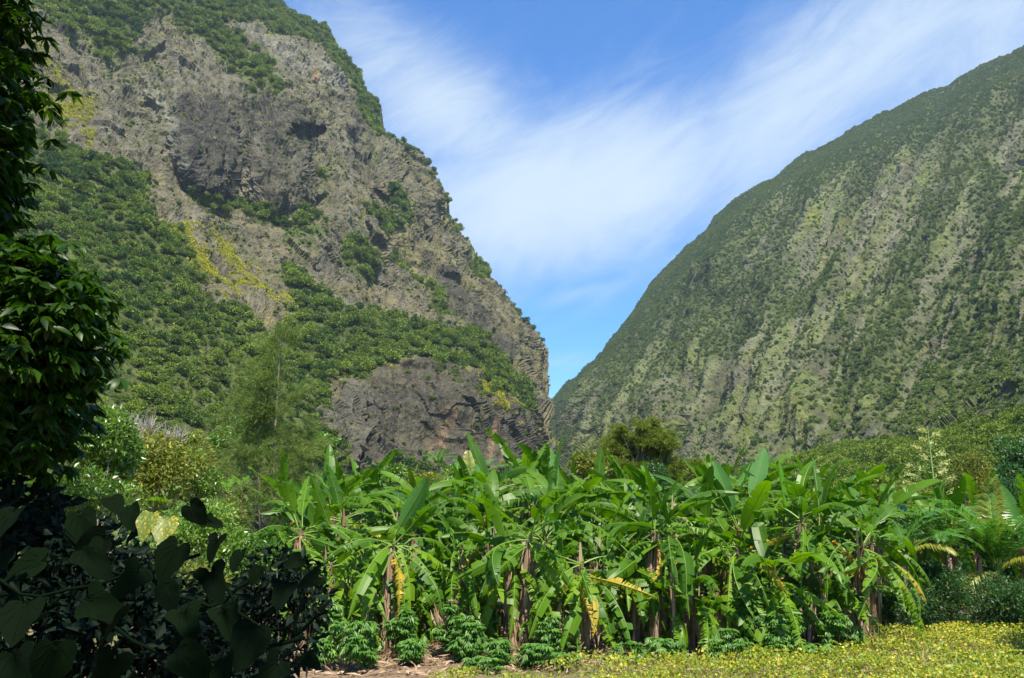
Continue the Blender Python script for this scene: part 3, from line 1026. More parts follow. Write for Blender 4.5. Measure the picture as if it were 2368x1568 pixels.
# size of crowns: small near, so that woods keep an even grain
P1, i1 = TL.scatter(sstep(vl, 0.25, 0.85) * 0.046 + 0.010 * ((seg_dist(TL.px, TL.py, SIL_L) < 10) & (TL.py < 800)), r1)
S1 = 1.5 + 5.2 * r1.random(len(P1)) ** 2.0
S1 *= np.clip(P1[:, 1] / 600, 0.6, 1.05)
P1[:, 2] += 0.15 * S1
al_ = fbm(TL.P / 40, 3, 402)
vb_ = vegL(*warp(TL.px, TL.py, 30, 30, 120))
P2, i2 = TL.scatter((0.005 + 0.05 * sstep(vb_, 0.02, 0.6) + 0.02 * sstep(al_, 0.1, 0.5)) * (1 - sstep(vl, 0.2, 0.6)) * (1 - 0.7 * poly(TL.px, TL.py, DARK1, 5)), r1)
S2 = 0.7 + 1.7 * r1.random(len(P2)) ** 2
yl = np.zeros(TL.px.shape)
wx, wy = warp(TL.px, TL.py, 14, 25, 13)
for p_, k in ((YEL1, 1.0), (YEL2, 1.0), (YEL3, 1.0), (YEL4, .5)):
    yl = np.maximum(yl, k * poly(wx, wy, p_, 10))
ny_ = fbm(TL.P / 18, 3, 444)
P3, i3 = TL.scatter(yl * 0.34 * sstep(ny_, -0.3, 0.15) + 0.0009 * (1 - yl), r1)
S3 = 1.0 + 1.3 * r1.random(len(P3))

PH, iH = TH.scatter(np.full(len(TH.px), 0.11) * (1 - 0.7 * np.clip(ell(TH.px, TH.py, 2000, 1090, 130, 18, 0, .5), 0, 1)), r1)
SH = (1.1 + 1.6 * r1.random(len(PH)) ** 1.5)
PHy, iHy = TH.scatter(yelH(TH.px, TH.py) * 0.12 + 0.002, r1)
SHy = 0.5 + 0.5 * r1.random(len(PHy))

vr = vegR(TR.px, TR.py)
PR, iR = TR.scatter((0.006 + sstep(vr, 0.25, 1.0) * 0.052 + 0.012 * (seg_dist(TR.px, TR.py, SIL_R) < 14)), r1)
SR = 0.9 + 2.3 * r1.random(len(PR)) ** 1.6
PR2, iR2 = TR.scatter(0.009 * (1 - sstep(vr, 0.4, 0.8)), r1)
SR2 = 0.9 + 1.0 * r1.random(len(PR2))
PRy, iRy = TR.scatter(yelR(TR.px, TR.py) * 0.06, r1)
SRy = 0.8 + 0.8 * r1.random(len(PRy))
PF, iF = TF.scatter(np.full(len(TF.px), 0.02), r1)
SF = 4 + 3 * r1.random(len(PF))

# the nearest, largest-looking trees are objects of their own
allP = np.concatenate([P1, PH])
allS = np.concatenate([S1, SH])
src = np.concatenate([np.zeros(len(P1), int), np.ones(len(PH), int)])
ppx = 1183.5 + F * allP[:, 0] / (allP[:, 1] * _c + (allP[:, 2] - CAM_Z) * _s)
ppy = 784 - F * ((allP[:, 2] - CAM_Z) * _c - allP[:, 1] * _s) / (allP[:, 1] * _c + (allP[:, 2] - CAM_Z) * _s)
vis = (ppx > 210) & (ppx < 2360) & (ppy > 0) & (ppy < np.where(src == 0, 1020, 1125)) & ((src == 1) & (ppx > 1880) | (src == 0))
app = np.where(vis, allS / allP[:, 1], 0)
order = np.argsort(-app)
pick0 = [k for k in order if src[k] == 0][:190]
pick1 = [k for k in order if src[k] == 1][:100]
taken = np.zeros(len(allP), bool)
for k in pick0 + pick1:
    taken[k] = True
    if src[k] == 1:
        if ppx[k] < 2050:
            lab, grp = 'bushy tree on the foothill left of the agave flower stalk', 'foothill trees left of the flower stalk'
        elif ppx[k] < 2200:
            lab, grp = 'bushy foothill tree directly behind the agave flower stalk', 'foothill trees behind the flower stalk'
        else:
            lab, grp = 'bushy foothill tree between the flower stalk and the dark edge tree', 'foothill trees by the dark edge tree'
    elif ppx[k] < 480:
        if ppy[k] > 900:
            lab, grp = 'dense green tree low in the wood, above the bare grey bushes', 'lowest trees of the left wood'
        elif ppy[k] > 640:
            lab, grp = 'green tree in the middle of the wood beside the mango crown', 'trees in the middle of the left wood'
        else:
            lab, grp = 'green tree in the upper wood under the yellow succulents', 'trees in the upper left wood'
    elif ppx[k] < 760:
        if ppy[k] > 900:
            lab, grp = 'green tree at the slope foot around the casuarina trunk', 'trees around the casuarina trunk'
        else:
            lab, grp = 'green tree on the slope level with the casuarina top', 'trees level with the casuarina top'
    elif ppy[k] < 900:
        lab, grp = 'small green tree on the shelf above the dark lower cliff', 'trees on the shelf above the cliff'
    else:
        lab, grp = 'small green tree beside or below the dark lower cliff', 'trees at the foot of the cliff'
    o = link('hillside_tree', crowns[k % 6], loc=tuple(allP[k]), rot=(0.1 * math.sin(k), 0.1 * math.cos(k), k * 1.3), scale=float(allS[k]))
    tag(o, lab, 'tree', grp)
t0 = taken[:len(P1)]
t1 = taken[len(P1):]
scatter_stuff('mountain_woodland', 'dark green woodland and thickets growing over the left mountain', P1[~t0], S1[~t0], crowns, r1)
scatter_stuff('slope_shrubs', 'small scattered shrubs on the bare left mountainside', P2, S2, crowns, r1)
scatter_stuff('yellow_succulents', 'bright yellow green succulent rosettes on the left cliffs', np.concatenate([P3, PHy]), np.concatenate([S3, SHy]), yellows, r1)
scatter_stuff('foothill_thicket', 'thicket covering the foothill on the right', PH[~t1], SH[~t1], crowns, r1)
scatter_stuff('mountain_scrub', 'dull green scrub streaking down the right mountain', np.concatenate([PR, PR2, PF]), np.concatenate([SR, SR2, SF]), crowns_far, r1)
scatter_stuff('mountain_succulents', 'yellowish succulents in slanting streaks on the right mountain', PRy, SRy, yellows, r1)


# ------------------------------------------------------------------ banana
def banana_leaf(name, seed, L=2.2, W_=0.27, e0=60, bend=70, torn=0.5, mat='banana', droop0=0.1, roll=0.0, pet=0.2, rib=1.0, bp=1.25):
    r = np.random.default_rng(seed)
    K = 44
    s = np.linspace(0, 1, K + 1)
    ang = R(e0) - R(bend) * s ** bp - R(10) * np.sin(s * 7 + seed) * 0.2
    side_w = np.cumsum(np.sin(s * 4 + seed * 1.7)) * 0.0012 * L
    dx = np.cos(ang) * L / K
    dz = np.sin(ang) * L / K
    mx_ = np.concatenate([[0], np.cumsum(dx[:-1])])
    mz = np.concatenate([[0], np.cumsum(dz[:-1])])
    mid = np.stack([side_w, mx_, mz], 1)
    T = np.stack([ang * 0, np.cos(ang), np.sin(ang)], 1)
    Nn = np.stack([ang * 0, -np.sin(ang), np.cos(ang)], 1)
    Bn = np.tile(np.array([[1.0, 0, 0]]), (K + 1, 1))
    bf = Buf()
    k0 = int(K * pet)
    tt = np.clip((s - pet) / (1 - pet), 0, 1)
    w = W_ * np.clip(np.sin(np.pi * np.clip(tt, 0, 1) ** 0.8) ** 0.5, 0, 1) * (1 - 0.12 * tt)
    w = np.where(tt > 0.93, w * 0.95, w)
    w[-1] = 0.02
    for sd_ in (-1, 1):
        k = k0
        dr_prev = droop0
        while k < K:
            ln = 1 + int(r.exponential(1 + 5 * (1 - torn)))
            e = min(K, k + ln)
            dr = droop0 + 0.25 * r.normal() * (0.4 + torn) + 0.5 * s[k] * (bend / 100)
            dr = 0.6 * dr_prev + 0.4 * dr if r.random() > torn else dr
            sweep = 0.22 + 0.16 * r.normal() * torn
            idx = np.arange(k, e + 1)
            m_ = len(idx)
            wv = w[idx] * (1 - 0.10 * torn * r.random())
            rows = []
            for fr, cur in ((0.0, 0.0), (0.5, 0.35), (1.0, 1.0)):
                d2 = dr * (0.6 + 0.8 * fr)
                off = (Bn[idx] * sd_ * math.cos(d2) - Nn[idx] * math.sin(d2)) * (wv * fr)[:, None] + T[idx] * (wv * fr * sweep)[:, None]
                pt = mid[idx] + off
                if fr > 0:
                    sh = np.zeros(m_)
                    g_ = (0.005 + 0.055 * torn * r.random()) * fr
                    sh[0] += g_
                    sh[-1] -= g_
                    pt = pt + T[idx] * sh[:, None]
                rows.append(pt)
            V = np.stack(rows, 1).reshape(-1, 3)
            q_ = []
            for a_ in range(m_ - 1):
                for b_ in range(2):
                    c_ = a_ * 3 + b_
                    q_.append((c_, c_ + 1, c_ + 4, c_ + 3) if sd_ > 0 else (c_, c_ + 3, c_ + 4, c_ + 1))
            vv = np.clip(0.4 + 0.12 * r.normal() + 0.1 * np.tile([0, .5, 1], m_), 0, 1)
            bf.add(V, q_, vv, 0)
            dr_prev = dr
            k = e
    rr = (0.018 * (1 - s) ** 0.8 + 0.003) * rib
    bf.tube(mid - Nn * (rr * 0.3)[:, None] + Nn * 0.004, rr * np.where(s > pet, 0.7, 1.1), 4, 0.5, 1)
    return bf.mesh(name, [M[mat], M['midrib'] if mat != 'dead' else M['dead']], smooth=False)


def dead_hang(name, seed, L=1.6):
    """a withered leaf that hangs folded against the stem"""
    r = np.random.default_rng(seed)
    bf = Buf()
    for j in range(9):
        n_ = 8
        z = -np.linspace(0, 1, n_) * L * (0.5 + 0.5 * r.random())
        x0, y0 = r.normal() * 0.07, 0.06 + 0.05 * r.random()
        x = x0 + np.cumsum(r.normal(size=n_)) * 0.02
        y = y0 + np.cumsum(r.normal(size=n_)) * 0.015
        wd = 0.03 + 0.05 * r.random()
        a = r.random() * 3.14 + np.cumsum(r.normal(size=n_)) * 0.35
        c = np.stack([x, y, z], 1)
        u = np.stack([np.cos(a), np.sin(a), a * 0], 1) * (wd * np.linspace(0.8, 0.3, n_) * (0.6 + 0.8 * r.random(n_)))[:, None]
        V = np.stack([c - u, c + u], 1).reshape(-1, 3)
        q_ = [(2 * i_, 2 * i_ + 1, 2 * i_ + 3, 2 * i_ + 2) for i_ in range(n_ - 1)]
        bf.add(V, q_, r.random(), 0)
    return bf.mesh(name, [M['dead']])


LF = {
    'hang': [banana_leaf('banana_leaf_shape', 120 + k, 2.35, .20 + .01 * k, 30 - 10 * k, 108 - 8 * k, [.9, .95, .8, .97][k], 'banana_light', 0.35, pet=.13, bp=.42) for k in range(4)],
    'up': [banana_leaf('banana_leaf_shape', 10 + k, 2.25 + .1 * k, .235 + .012 * k, 82 - 6 * k, 14 + 13 * k, 0.3 + 0.2 * (k % 3), 'banana', -0.25, pet=.2) for k in range(5)],
    'pale': [banana_leaf('banana_leaf_shape', 30 + k, 2.2, .28, 84 - 3 * k, 8 + 8 * k, 0.1, 'banana_pale', -0.2, pet=.2) for k in range(2)],
    'arch': [banana_leaf('banana_leaf_shape', 40 + k, 2.3 + .07 * k, .235, 54 - 7 * k, 72 + 11 * k, [.8, .7, .9, .95, .5, .75][k], 'banana', 0.15, pet=.18) for k in range(6)],
    'droop': [banana_leaf('banana_leaf_shape', 60 + k, 2.2, .215, 22 - 11 * k, 92 - 2 * k, [.8, .9, .97, .7, .9][k], 'banana', 0.3, pet=.14) for k in range(5)],
    'yellow': [banana_leaf('banana_leaf_shape', 80 + k, 2.0, .17, 0 - 14 * k, 84 - 6 * k, .95, 'banana_yellow', 0.55, pet=.12) for k in range(3)],
    'small': [banana_leaf('banana_leaf_shape', 90 + k, 1.1, .17, 60 - 20 * k, 40 + 25 * k, .3, 'banana', 0.0, pet=.25) for k in range(3)],
}
DEAD = [dead_hang('withered_leaf_shape', 100 + k, 1.1 + .3 * k) for k in range(5)]


def stem_mesh(seed, h):
    r = np.random.default_rng(seed)
    bf = Buf()
    n_ = 9
    z = np.linspace(-0.1, h, n_)
    x = np.cumsum(r.normal(size=n_)) * 0.012
    y = np.cumsum(r.normal(size=n_)) * 0.012
    bf.tube(np.stack([x, y, z], 1), np.linspace(0.10, 0.045, n_), 9, 0.5, 0)
    # overlapping leaf sheaths
    for j in range(10):
        zz_ = 0.15 + r.random() * (h - 0.6)
        a = r.random() * 6.283
        ln = 0.5 + 0.6 * r.random()
        rr = 0.13 - 0.05 * zz_ / h
        for da in (0,):
            ca, sa = math.cos(a), math.sin(a)
            t_ = np.array([-sa, ca, 0])
            o_ = np.array([ca, sa, 0])
            b0 = o_ * rr + np.array([0, 0, zz_])
            tp = o_ * (rr + 0.05 + 0.1 * r.random()) + np.array([0, 0, zz_ + ln])
            V = [b0 - t_ * 0.08, b0 + t_ * 0.08, tp + t_ * 0.02, tp - t_ * 0.02]
            bf.add(V, [(0, 1, 2, 3)], r.random(), 1)
    return bf.mesh('banana_stem_shape', [M['stem'], M['dead']], smooth=True)


STEMS = {h: [stem_mesh(200 + k + int(h * 10), h) for k in range(2)] for h in (0.8, 2.0, 2.4, 2.8, 3.2)}


def banana(x, y, h, label_, group, seed, yellow=0, up=3, front=False, lean=0.0, scale=1.0):
    r = random.Random(seed)
    hh = min(STEMS, key=lambda k: abs(k - h))
    z0 = gh(x, y)
    t = thing('banana_plant', label_, 'banana plant', (x, y, z0), 0, group)
    t.rotation_euler = (r.gauss(0, .04), lean + r.gauss(0, .05), 0)
    t.scale = (scale,) * 3
    link('stem', STEMS[hh][seed % 2], t, rot=(0, 0, r.random() * 6), scale=(1, 1, h / hh))
    a = r.random() * 6.28
    top = h
    lst = []
    for k in range(up):
        lst.append(('pale' if r.random() < .16 else 'up', 0.0))
    for k in range(4 if front else 5):
        lst.append(('arch', -0.08))
    for k in range(4):
        lst.append(('droop', -0.2))
    for k in range(6 if front else 1):
        lst.append(('hang', -0.2))
    for k in range(yellow):
        lst.append(('yellow', -0.28))
    for k, (kd, dz) in enumerate(lst):
        a += 2.4 + r.gauss(0, .5)
        me = r.choice(LF[kd])
        aa = a
        if front and (kd in ('yellow', 'hang') or (kd == 'droop' and r.random() < .5)):
            aa = math.pi + r.gauss(0, .95)       # turned to the camera side
        o = link('leaf', me, t, loc=(0.05 * math.sin(-aa), 0.05 * math.cos(aa), top + dz + r.gauss(0, .05)), rot=(r.gauss(0, .2), r.gauss(0, .45), aa), scale=r.uniform(.84, 1.12) * (.84 if kd in ('up', 'pale') else 1))
        if kd == 'yellow':
            o['label'] = 'yellowing leaf hanging down'
    for k in range(7 if front else 3):
        aa = (math.pi + r.gauss(0, 1.0)) if front else r.random() * 6.28
        o = link('withered_leaf', DEAD[r.randrange(5)], t, loc=(0, 0, top - 0.15 - 0.4 * r.random() - (0.9 if k > 2 else 0)), rot=(0, 0, aa), scale=r.uniform(.8, 1.2))
    return t


def crown_at(px, py, Yd):
    p = at(px, py, Yd)
    return p.x, Yd, p.z


frow = [
    (700, 1225, 21.5, 'leftmost banana plant of the grove, rising over the dark foliage', 0, 3),
    (760, 1300, 20.6, 'short banana plant behind the left cassava bush, leaves arching low', 1, 1),
    (905, 1250, 20.2, 'banana plant with fanned arching leaves left of the grove centre, ragged brown trunk', 1, 1),
    (1050, 1300, 21.4, 'banana plant half shaded between two fanned neighbours, a cassava bush at its foot', 1, 1),
    (1212, 1235, 20.6, 'banana plant in the grove centre with long torn leaves hanging almost to the ground', 1, 2),
    (1345, 1300, 20.2, 'banana plant with two bright orange yellow hanging leaves', 3, 1),
    (1460, 1290, 21.2, 'banana plant with a thick brown skirt of withered leaves right of the orange leaves', 1, 1),
    (1560, 1235, 20.9, 'banana plant with two upright pale leaves above the thin young stem', 1, 2),
    (1690, 1265, 21.0, 'banana plant above the round cassava bush, leaves drooping over it', 1, 1),
    (1795, 1330, 20.4, 'low banana plant behind the tall cassava bushes on the right', 0, 1),
    (1858, 1200, 21.2, 'tall banana plant with one long yellow leaf hanging straight down its trunk', 2, 2),
    (1975, 1255, 20.7, 'rightmost banana plant of the front row with yellow edged leaves over the path', 2, 1),
]
for k, (px, py, Yd, lab, ye, up) in enumerate(frow):
    x, y, z = crown_at(px, py, Yd)
    banana(x, y, z - gh(x, y), lab, 'banana plants of the front row', 10 + k, ye, up, True)

rb = random.Random(3)
used_labels = set()
rows = [(21.6, 740, 2000, 12, 1345), (22.8, 700, 2020, 15, 1240), (24.6, 700, 2030, 16, 1200), (27.0, 720, 2060, 15, 1185), (29.8, 730, 1980, 13, 1182)]
SHORT = [(655, 'leftmost tall plant'), (760, 'short plant at the left cassava'), (905, 'fanned plant with the ragged brown trunk'), (1050, 'half shaded plant left of centre'), (1212, 'centre plant with the longest hanging leaves'), (1345, 'plant with the orange yellow leaves'), (1460, 'plant with the withered skirt'), (1560, 'plant with the upright pale leaves'), (1690, 'plant over the round cassava bush'), (1795, 'low plant behind the tall cassava'), (1858, 'tall plant with the straight yellow leaf'), (1975, 'rightmost front plant')]
ks = 40
for ri_, (Yd, x0, x1, cnt, yc) in enumerate(rows):
    for j in range(cnt):
        px = x0 + (x1 - x0) * (j + 0.5) / cnt + rb.gauss(0, 24)
        bump_ = -40 * math.exp(-((px - 1230) / 110) ** 2) - 44 * math.exp(-((px - 1750) / 130) ** 2) - 26 * math.exp(-((px - 780) / 70) ** 2) + 14 * math.exp(-((px - 1450) / 90) ** 2) + 22 * math.exp(-((px - 980) / 120) ** 2)
        x, y, z = crown_at(px, yc + 8 + bump_ + rb.gauss(0, 20), Yd + rb.gauss(0, .5))
        nm = min(SHORT, key=lambda q_: abs(q_[0] - px))
        sd_ = 'left' if px < nm[0] else 'right'
        lab = [('low banana plant wedged close behind the %s, towards its %s', 'banana plant in the second row behind the %s, on its %s', 'banana plant two rows behind the %s, on its %s',
                'banana plant near the back of the grove beyond the %s, to its %s', 'hindmost banana plant beyond the %s, to its %s')][0][ri_] % (nm[1], sd_)
        lab = lab.replace('low banana plant wedged close behind', 'low banana plant close behind').replace(', towards its', ', to its').replace('banana plant in the second row', 'second row banana plant').replace('banana plant near the back of the grove', 'far banana plant')
        grp = 'banana plants behind the front row'
        if lab in used_labels:
            lab = lab.replace(', on its ', ', farther ').replace(', to its ', ', farther ')
        used_labels.add(lab)
        banana(x, y, z - gh(x, y), lab, grp, ks, 1 if rb.random() < .4 else 0, (1, 2, 2, 3, 3)[ri_], ri_ == 0)
        ks += 1

# banana plants to the right and left of the grove
for px, py, Yd, up, lab in [
        (2110, 1235, 27, 4, 'banana plant with slanting leaves between the grove and the flower stalk'),
        (2190, 1225, 26, 4, 'banana plant at the foot of the tall agave flower stalk'),
        (2240, 1200, 28.5, 4, 'banana plant with one broad pale upright leaf behind the palm'),
        (2360, 1230, 26, 3, 'banana plant cut by the right edge behind the palm fronds')]:
    x, y, z = crown_at(px, py, Yd)
    banana(x, y, z - gh(x, y), lab, 'banana plants behind the palms', ks, 0, up)
    ks += 1
for px, py, Yd, lab in [(375, 1185, 15, 'small young banana plant rising from the sunlit shrubs at left'), (525, 1140, 32, 'young banana plant left of the grove, under the casuarina'),
                        (560, 1135, 33, 'young banana plant beside the casuarina trunk, left of the grove')]:
    x, y, z = crown_at(px, py, Yd)
    t = thing('banana_plant', lab, 'banana plant', (x, y, gh(x, y)), 0, 'young banana plants at left')
    h = z - gh(x, y)
    link('stem', STEMS[2.4][0], t, scale=(0.5, 0.5, h / 2.4))
    for k in range(5):
        link('leaf', LF['small'][k % 3], t, loc=(0, 0, h), rot=(0, 0, k * 2.4), scale=0.9)

# young suckers between the trunks
for k, (px, py, Yd) in enumerate([(1085, 1450, 20.3), (1555, 1395, 19.9), (1660, 1430, 20.2), (1905, 1390, 20.2), (1240, 1440, 20.3), (850, 1440, 20.2), (700, 1440, 20.4)]):
    x, y, z = crown_at(px, py, Yd)
    t = thing('banana_sucker', ['knee high banana shoot left of the centre trunks', 'thin young banana stem with broad leaves under the pale upright leaves', 'small banana shoot left of the round cassava bush',
                                'small banana shoot under the long yellow leaf', 'small banana shoot in the shade of the centre trunks', 'small banana shoot right of the leftmost big cassava',
                                'small banana shoot at the left end of the grove'][k], 'banana shoot', (x, y, gh(x, y)), 0, 'banana shoots at the grove edge')
    h = max(0.3, z - gh(x, y))
    link('stem', STEMS[0.8][k % 2], t, scale=(0.4, 0.4, h / 0.8))
    for j in range(4):
        link('leaf', LF['small'][j % 3], t, loc=(0, 0, h), rot=(0, 0, j * 2.4 + k), scale=0.75)


# ------------------------------------------------------------------ cassava
def cassava(px, py_top, wpx, Yd, label_, seed, n_leaf=None, ybase=None):
    r = np.random.default_rng(seed)
    top = at(px, py_top, Yd)
    x, y = top.x, Yd
    z0 = gh(x, y)
    h = top.z - z0
    w = wpx / F * Yd / 2 * 1.18
    t = thing('cassava_bush', label_, 'cassava', (x, y, z0), 0, 'cassava bushes before the grove')
    bf = Buf()
    ns = 5
    for k in range(ns):
        a = r.random() * 6.28
        bx_, by_ = math.cos(a) * w * 0.6, math.sin(a) * w * 0.5
        bf.tube([(0.05 * math.cos(a), 0.05 * math.sin(a), -0.05), (bx_ * .5, by_ * .5, h * .45), (bx_, by_, h * (0.75 + .2 * r.random()))], [0.02, 0.014, 0.008], 5)
    link('stem', bf.mesh('cassava_stem', [M['stem']], True), t)
    n = n_leaf or int(330 * max(0.4, w * h / 0.5))
    # leaf attachment points in several uneven lobes
    nl_ = 5 + seed % 3
    lc = np.stack([r.uniform(-.72, .72, nl_) * w, r.uniform(-.6, .4, nl_) * w, h * r.uniform(.2, .9, nl_)], 1)
    lc[0] = (r.normal() * .15 * w, 0, h * .84)
    lr = r.uniform(.26, .5, nl_) * w + .05
    kk_ = r.integers(0, nl_, n)
    dd_ = norm(r.normal(size=(n, 3)))
    P = lc[kk_] + dd_ * (lr[kk_] * r.random(n) ** .45)[:, None] * np.array([1, 1, 1.15])
    P[:, 2] = np.clip(P[:, 2], .05, h * 1.02)
    bf = Buf()
    fingers = 7
    yaw = r.random(n) * 6.283
    tilt = 0.15 + 1.1 * r.random(n) ** 1.3
    size = 0.185 * (0.75 + 0.5 * r.random(n))
    for fgi in range(fingers):
        fa = yaw + (fgi - 3) * 0.52 - 0.0
        ln = size * (1 - 0.07 * abs(fgi - 3))
        D = np.stack([np.cos(fa) * np.cos(tilt), np.sin(fa) * np.cos(tilt), -np.sin(tilt)], 1)
        S = np.stack([-np.sin(fa), np.cos(fa), fa * 0], 1)
        mid = P + D * (ln * .5)[:, None] + np.array([0, 0, 1]) * (ln * .10)[:, None]
        V = np.stack([P, mid - S * (ln * .13)[:, None], P + D * ln[:, None], mid + S * (ln * .13)[:, None]], 1).reshape(-1, 3)
        bf.add(V, np.arange(n * 4).reshape(n, 4), np.repeat(np.clip(0.5 + 0.25 * r.normal(size=n), 0, 1), 4), 0)
    f = link('foliage', bf.mesh('cassava_foliage', [M['cassava']]), t)
    f['kind'] = 'stuff'
    return t


for k, a in enumerate([
        (800, 1440, 120, 18.2, 'big round cassava bush at the left front of the grove'),
        (765, 1385, 90, 19.4, 'tall cassava bush behind the big round one at left'),
        (938, 1400, 62, 19.3, 'slim upright cassava before the ragged brown trunk'),
        (955, 1480, 60, 18.8, 'small cassava right of the slim upright one'),
        (1075, 1425, 100, 19.2, 'broad cassava bush left of the grove centre'),
        (1040, 1395, 50, 19.6, 'cassava stalk with hanging leaves above the broad centre bush'),
        (1165, 1480, 95, 18.5, 'low spreading cassava right of the broad centre bush'),
        (1275, 1420, 60, 19.2, 'upright cassava left of the bright orange hanging leaf'),
        (1240, 1490, 80, 18.4, 'low cassava mound at the centre of the grove edge'),
        (1300, 1510, 60, 18.2, 'small cassava mound right of the centre mound'),
        (1455, 1480, 90, 19.2, 'low cassava patch below the brown withered skirt'),
        (1530, 1478, 80, 19.3, 'low cassava patch right of the brown skirt'),
        (1685, 1455, 85, 19.0, 'round isolated cassava bush right of the pale stumps'),
        (1722, 1370, 55, 20.0, 'tall cassava stalk above the round isolated bush'),
        (1760, 1415, 80, 19.6, 'cassava bush with drooping leaves right of the tall stalk'),
        (1800, 1470, 90, 19.1, 'dense low cassava right of the isolated bush'),
        (1845, 1410, 60, 19.8, 'cassava under the long yellow hanging leaf'),
        (1945, 1420, 75, 19.6, 'cassava bush at the right end of the grove'),
        (1890, 1490, 90, 19.0, 'low cassava before the cut banana trunks'),
        (1105, 1520, 60, 18.0, 'very low cassava near the frame bottom, centre left')]):
    cassava(a[0], a[1], a[2], a[3], a[4], 600 + k)


# ------------------------------------------------------------------ generic trees and shrubs
def limbs(bf, base, tips, r0, r, m=0, sides=5, mid=0.45):
    base = np.array(base, float)
    for tp in tips:
        tp = np.array(tp, float)
        md = base + (tp - base) * mid + r.normal(size=3) * 0.08 * np.linalg.norm(tp - base)
        bf.tube([base, md, tp], [r0, r0 * .6, r0 * .2], sides, 0.5, m)


def shrub(name, label_, cat, loc, blobs, n, L, Wr, mat, seed, group=None, extra=None, trunk_r=0.05, droop=0.0, shell=0.45, trunk=True, trunkmat='bark', part='foliage'):
    """blobs are relative to loc; n leaves; extra = (material, share)"""
    r = np.random.default_rng(seed)
    t = thing(name, label_, cat, loc, 0, group)
    if trunk:
        bf = Buf()
        b0 = np.mean(np.array(blobs), 0)
        bf.tube([(0, 0, -0.15), (b0[0] * .3, b0[1] * .3, b0[2] * .4), (b0[0] * .8, b0[1] * .8, b0[2] * .9)], [trunk_r, trunk_r * .8, trunk_r * .5], 7)
        limbs(bf, (b0[0] * .3, b0[1] * .3, b0[2] * .4), [b[:3] for b in blobs], trunk_r * .6, r)
        link('trunk', bf.mesh(name + '_trunk', [M[trunkmat]], True), t)
    P, d, k, rad = in_blobs(blobs, n, r, shell)
    D = norm(d * 0.8 + 0.8 * r.normal(size=P.shape) + np.array([0, 0, -droop]))
    LL = L * (0.6 + 0.7 * r.random(n))
    V, Fq = leaf_quads(P, D, LL, LL * Wr, r, 0.08)
    kv = r.random(len(blobs))
    v = np.repeat(np.clip(0.4 * kv[k] + 0.6 * r.random(n), 0, 1), 4)
    bf = Buf()
    bf.add(V, Fq, v, 0)
    mats = [M[mat]]
    if extra:
        e_n = int(n * extra[1])
        bf.m[0][r.choice(n, e_n, replace=False)] = 1
        mats.append(M[extra[0]])
    f = link(part, bf.mesh(name + '_' + part, mats), t)
    return t


def blobset(cx, cy, cz, rx, ry, rz, k, seed, sz=0.45):
    r = np.random.default_rng(seed)
    out = []
    for _ in range(k):
        d = norm(r.normal(size=3)) * r.random() ** 0.4 * 0.75
        s_1 = sz * (0.7 + 0.6 * r.random())
        out.append((cx + d[0] * rx, cy + d[1] * ry, cz + d[2] * rz, rx * s_1, ry * s_1, rz * s_1))
    return out


def px_shrub(name, label_, cat, cx, cy, wpx, hpx, Yd, n, L, Wr, mat, seed, k=9, **kw):
    """a shrub or tree whose crown is centred on a picture position at depth Yd"""
    c = at(cx, cy, Yd)
    z0 = gh(c.x, Yd) if Yd < 34 else 0.0
    rx, rz = wpx / F * Yd / 2, hpx / F * Yd / 2
    bl = blobset(0, 0, c.z - z0, rx, rx * .8, rz, k, seed)
    return shrub(name, label_, cat, (c.x, Yd, z0), bl, n, L, Wr, mat, seed, trunk_r=max(0.04, rx * .05), **kw)


# sunlit shrubs behind the dark foreground on the left
px_shrub('fruit_tree', 'glossy leaved fruit tree with reddish young leaves right of the dark mango crown', 'tree', 235, 1040, 170, 190, 12.5, 5200, .085, .42, 'glossy', 701, 12, extra=('flower_red', .012), droop=.3)
px_shrub('fruit_tree', 'olive and yellow leaved bushy tree below the bare grey twigs', 'tree', 380, 1085, 230, 190, 15, 5600, .085, .45, 'olive', 702, 12, extra=('bean_yellow', .06), droop=.2)
px_shrub('fruit_tree', 'dark green small leaved tree left of the casuarina foot', 'tree', 455, 1110, 120, 150, 16.5, 3200, .07, .5, 'glossy', 703, 8, extra=('bean_yellow', .03), droop=.2)
px_shrub('shrub', 'sunlit shrub with pinkish twigs beneath the mango crown', 'shrub', 180, 1150, 260, 120, 9.5, 4600, .065, .45, 'glossy', 704, 12, extra=('flower_red', .02), droop=.2)
px_shrub('shrub', 'sunlit citrus like shrub with tiny orange fruits in front of the young banana', 'shrub', 440, 1220, 300, 150, 12, 6000, .07, .42, 'glossy', 705, 14, extra=('flower_orange', .006), droop=.3)
px_shrub('shrub', 'leafy shrub between the vine leaves and the grove', 'shrub', 560, 1300, 200, 150, 11, 3600, .07, .5, 'glossy', 706, 9, droop=.3)
px_shrub('shrub', 'low sunlit shrub behind the bluish dark twigs', 'shrub', 420, 1370, 330, 130, 10, 4200, .065, .5, 'olive', 707, 12, droop=.2)
px_shrub('shrub', 'fine leaved shrub at the foot of the casuarina', 'shrub', 520, 1190, 120, 110, 20, 2600, .08, .45, 'olive', 708, 8, droop=.2)

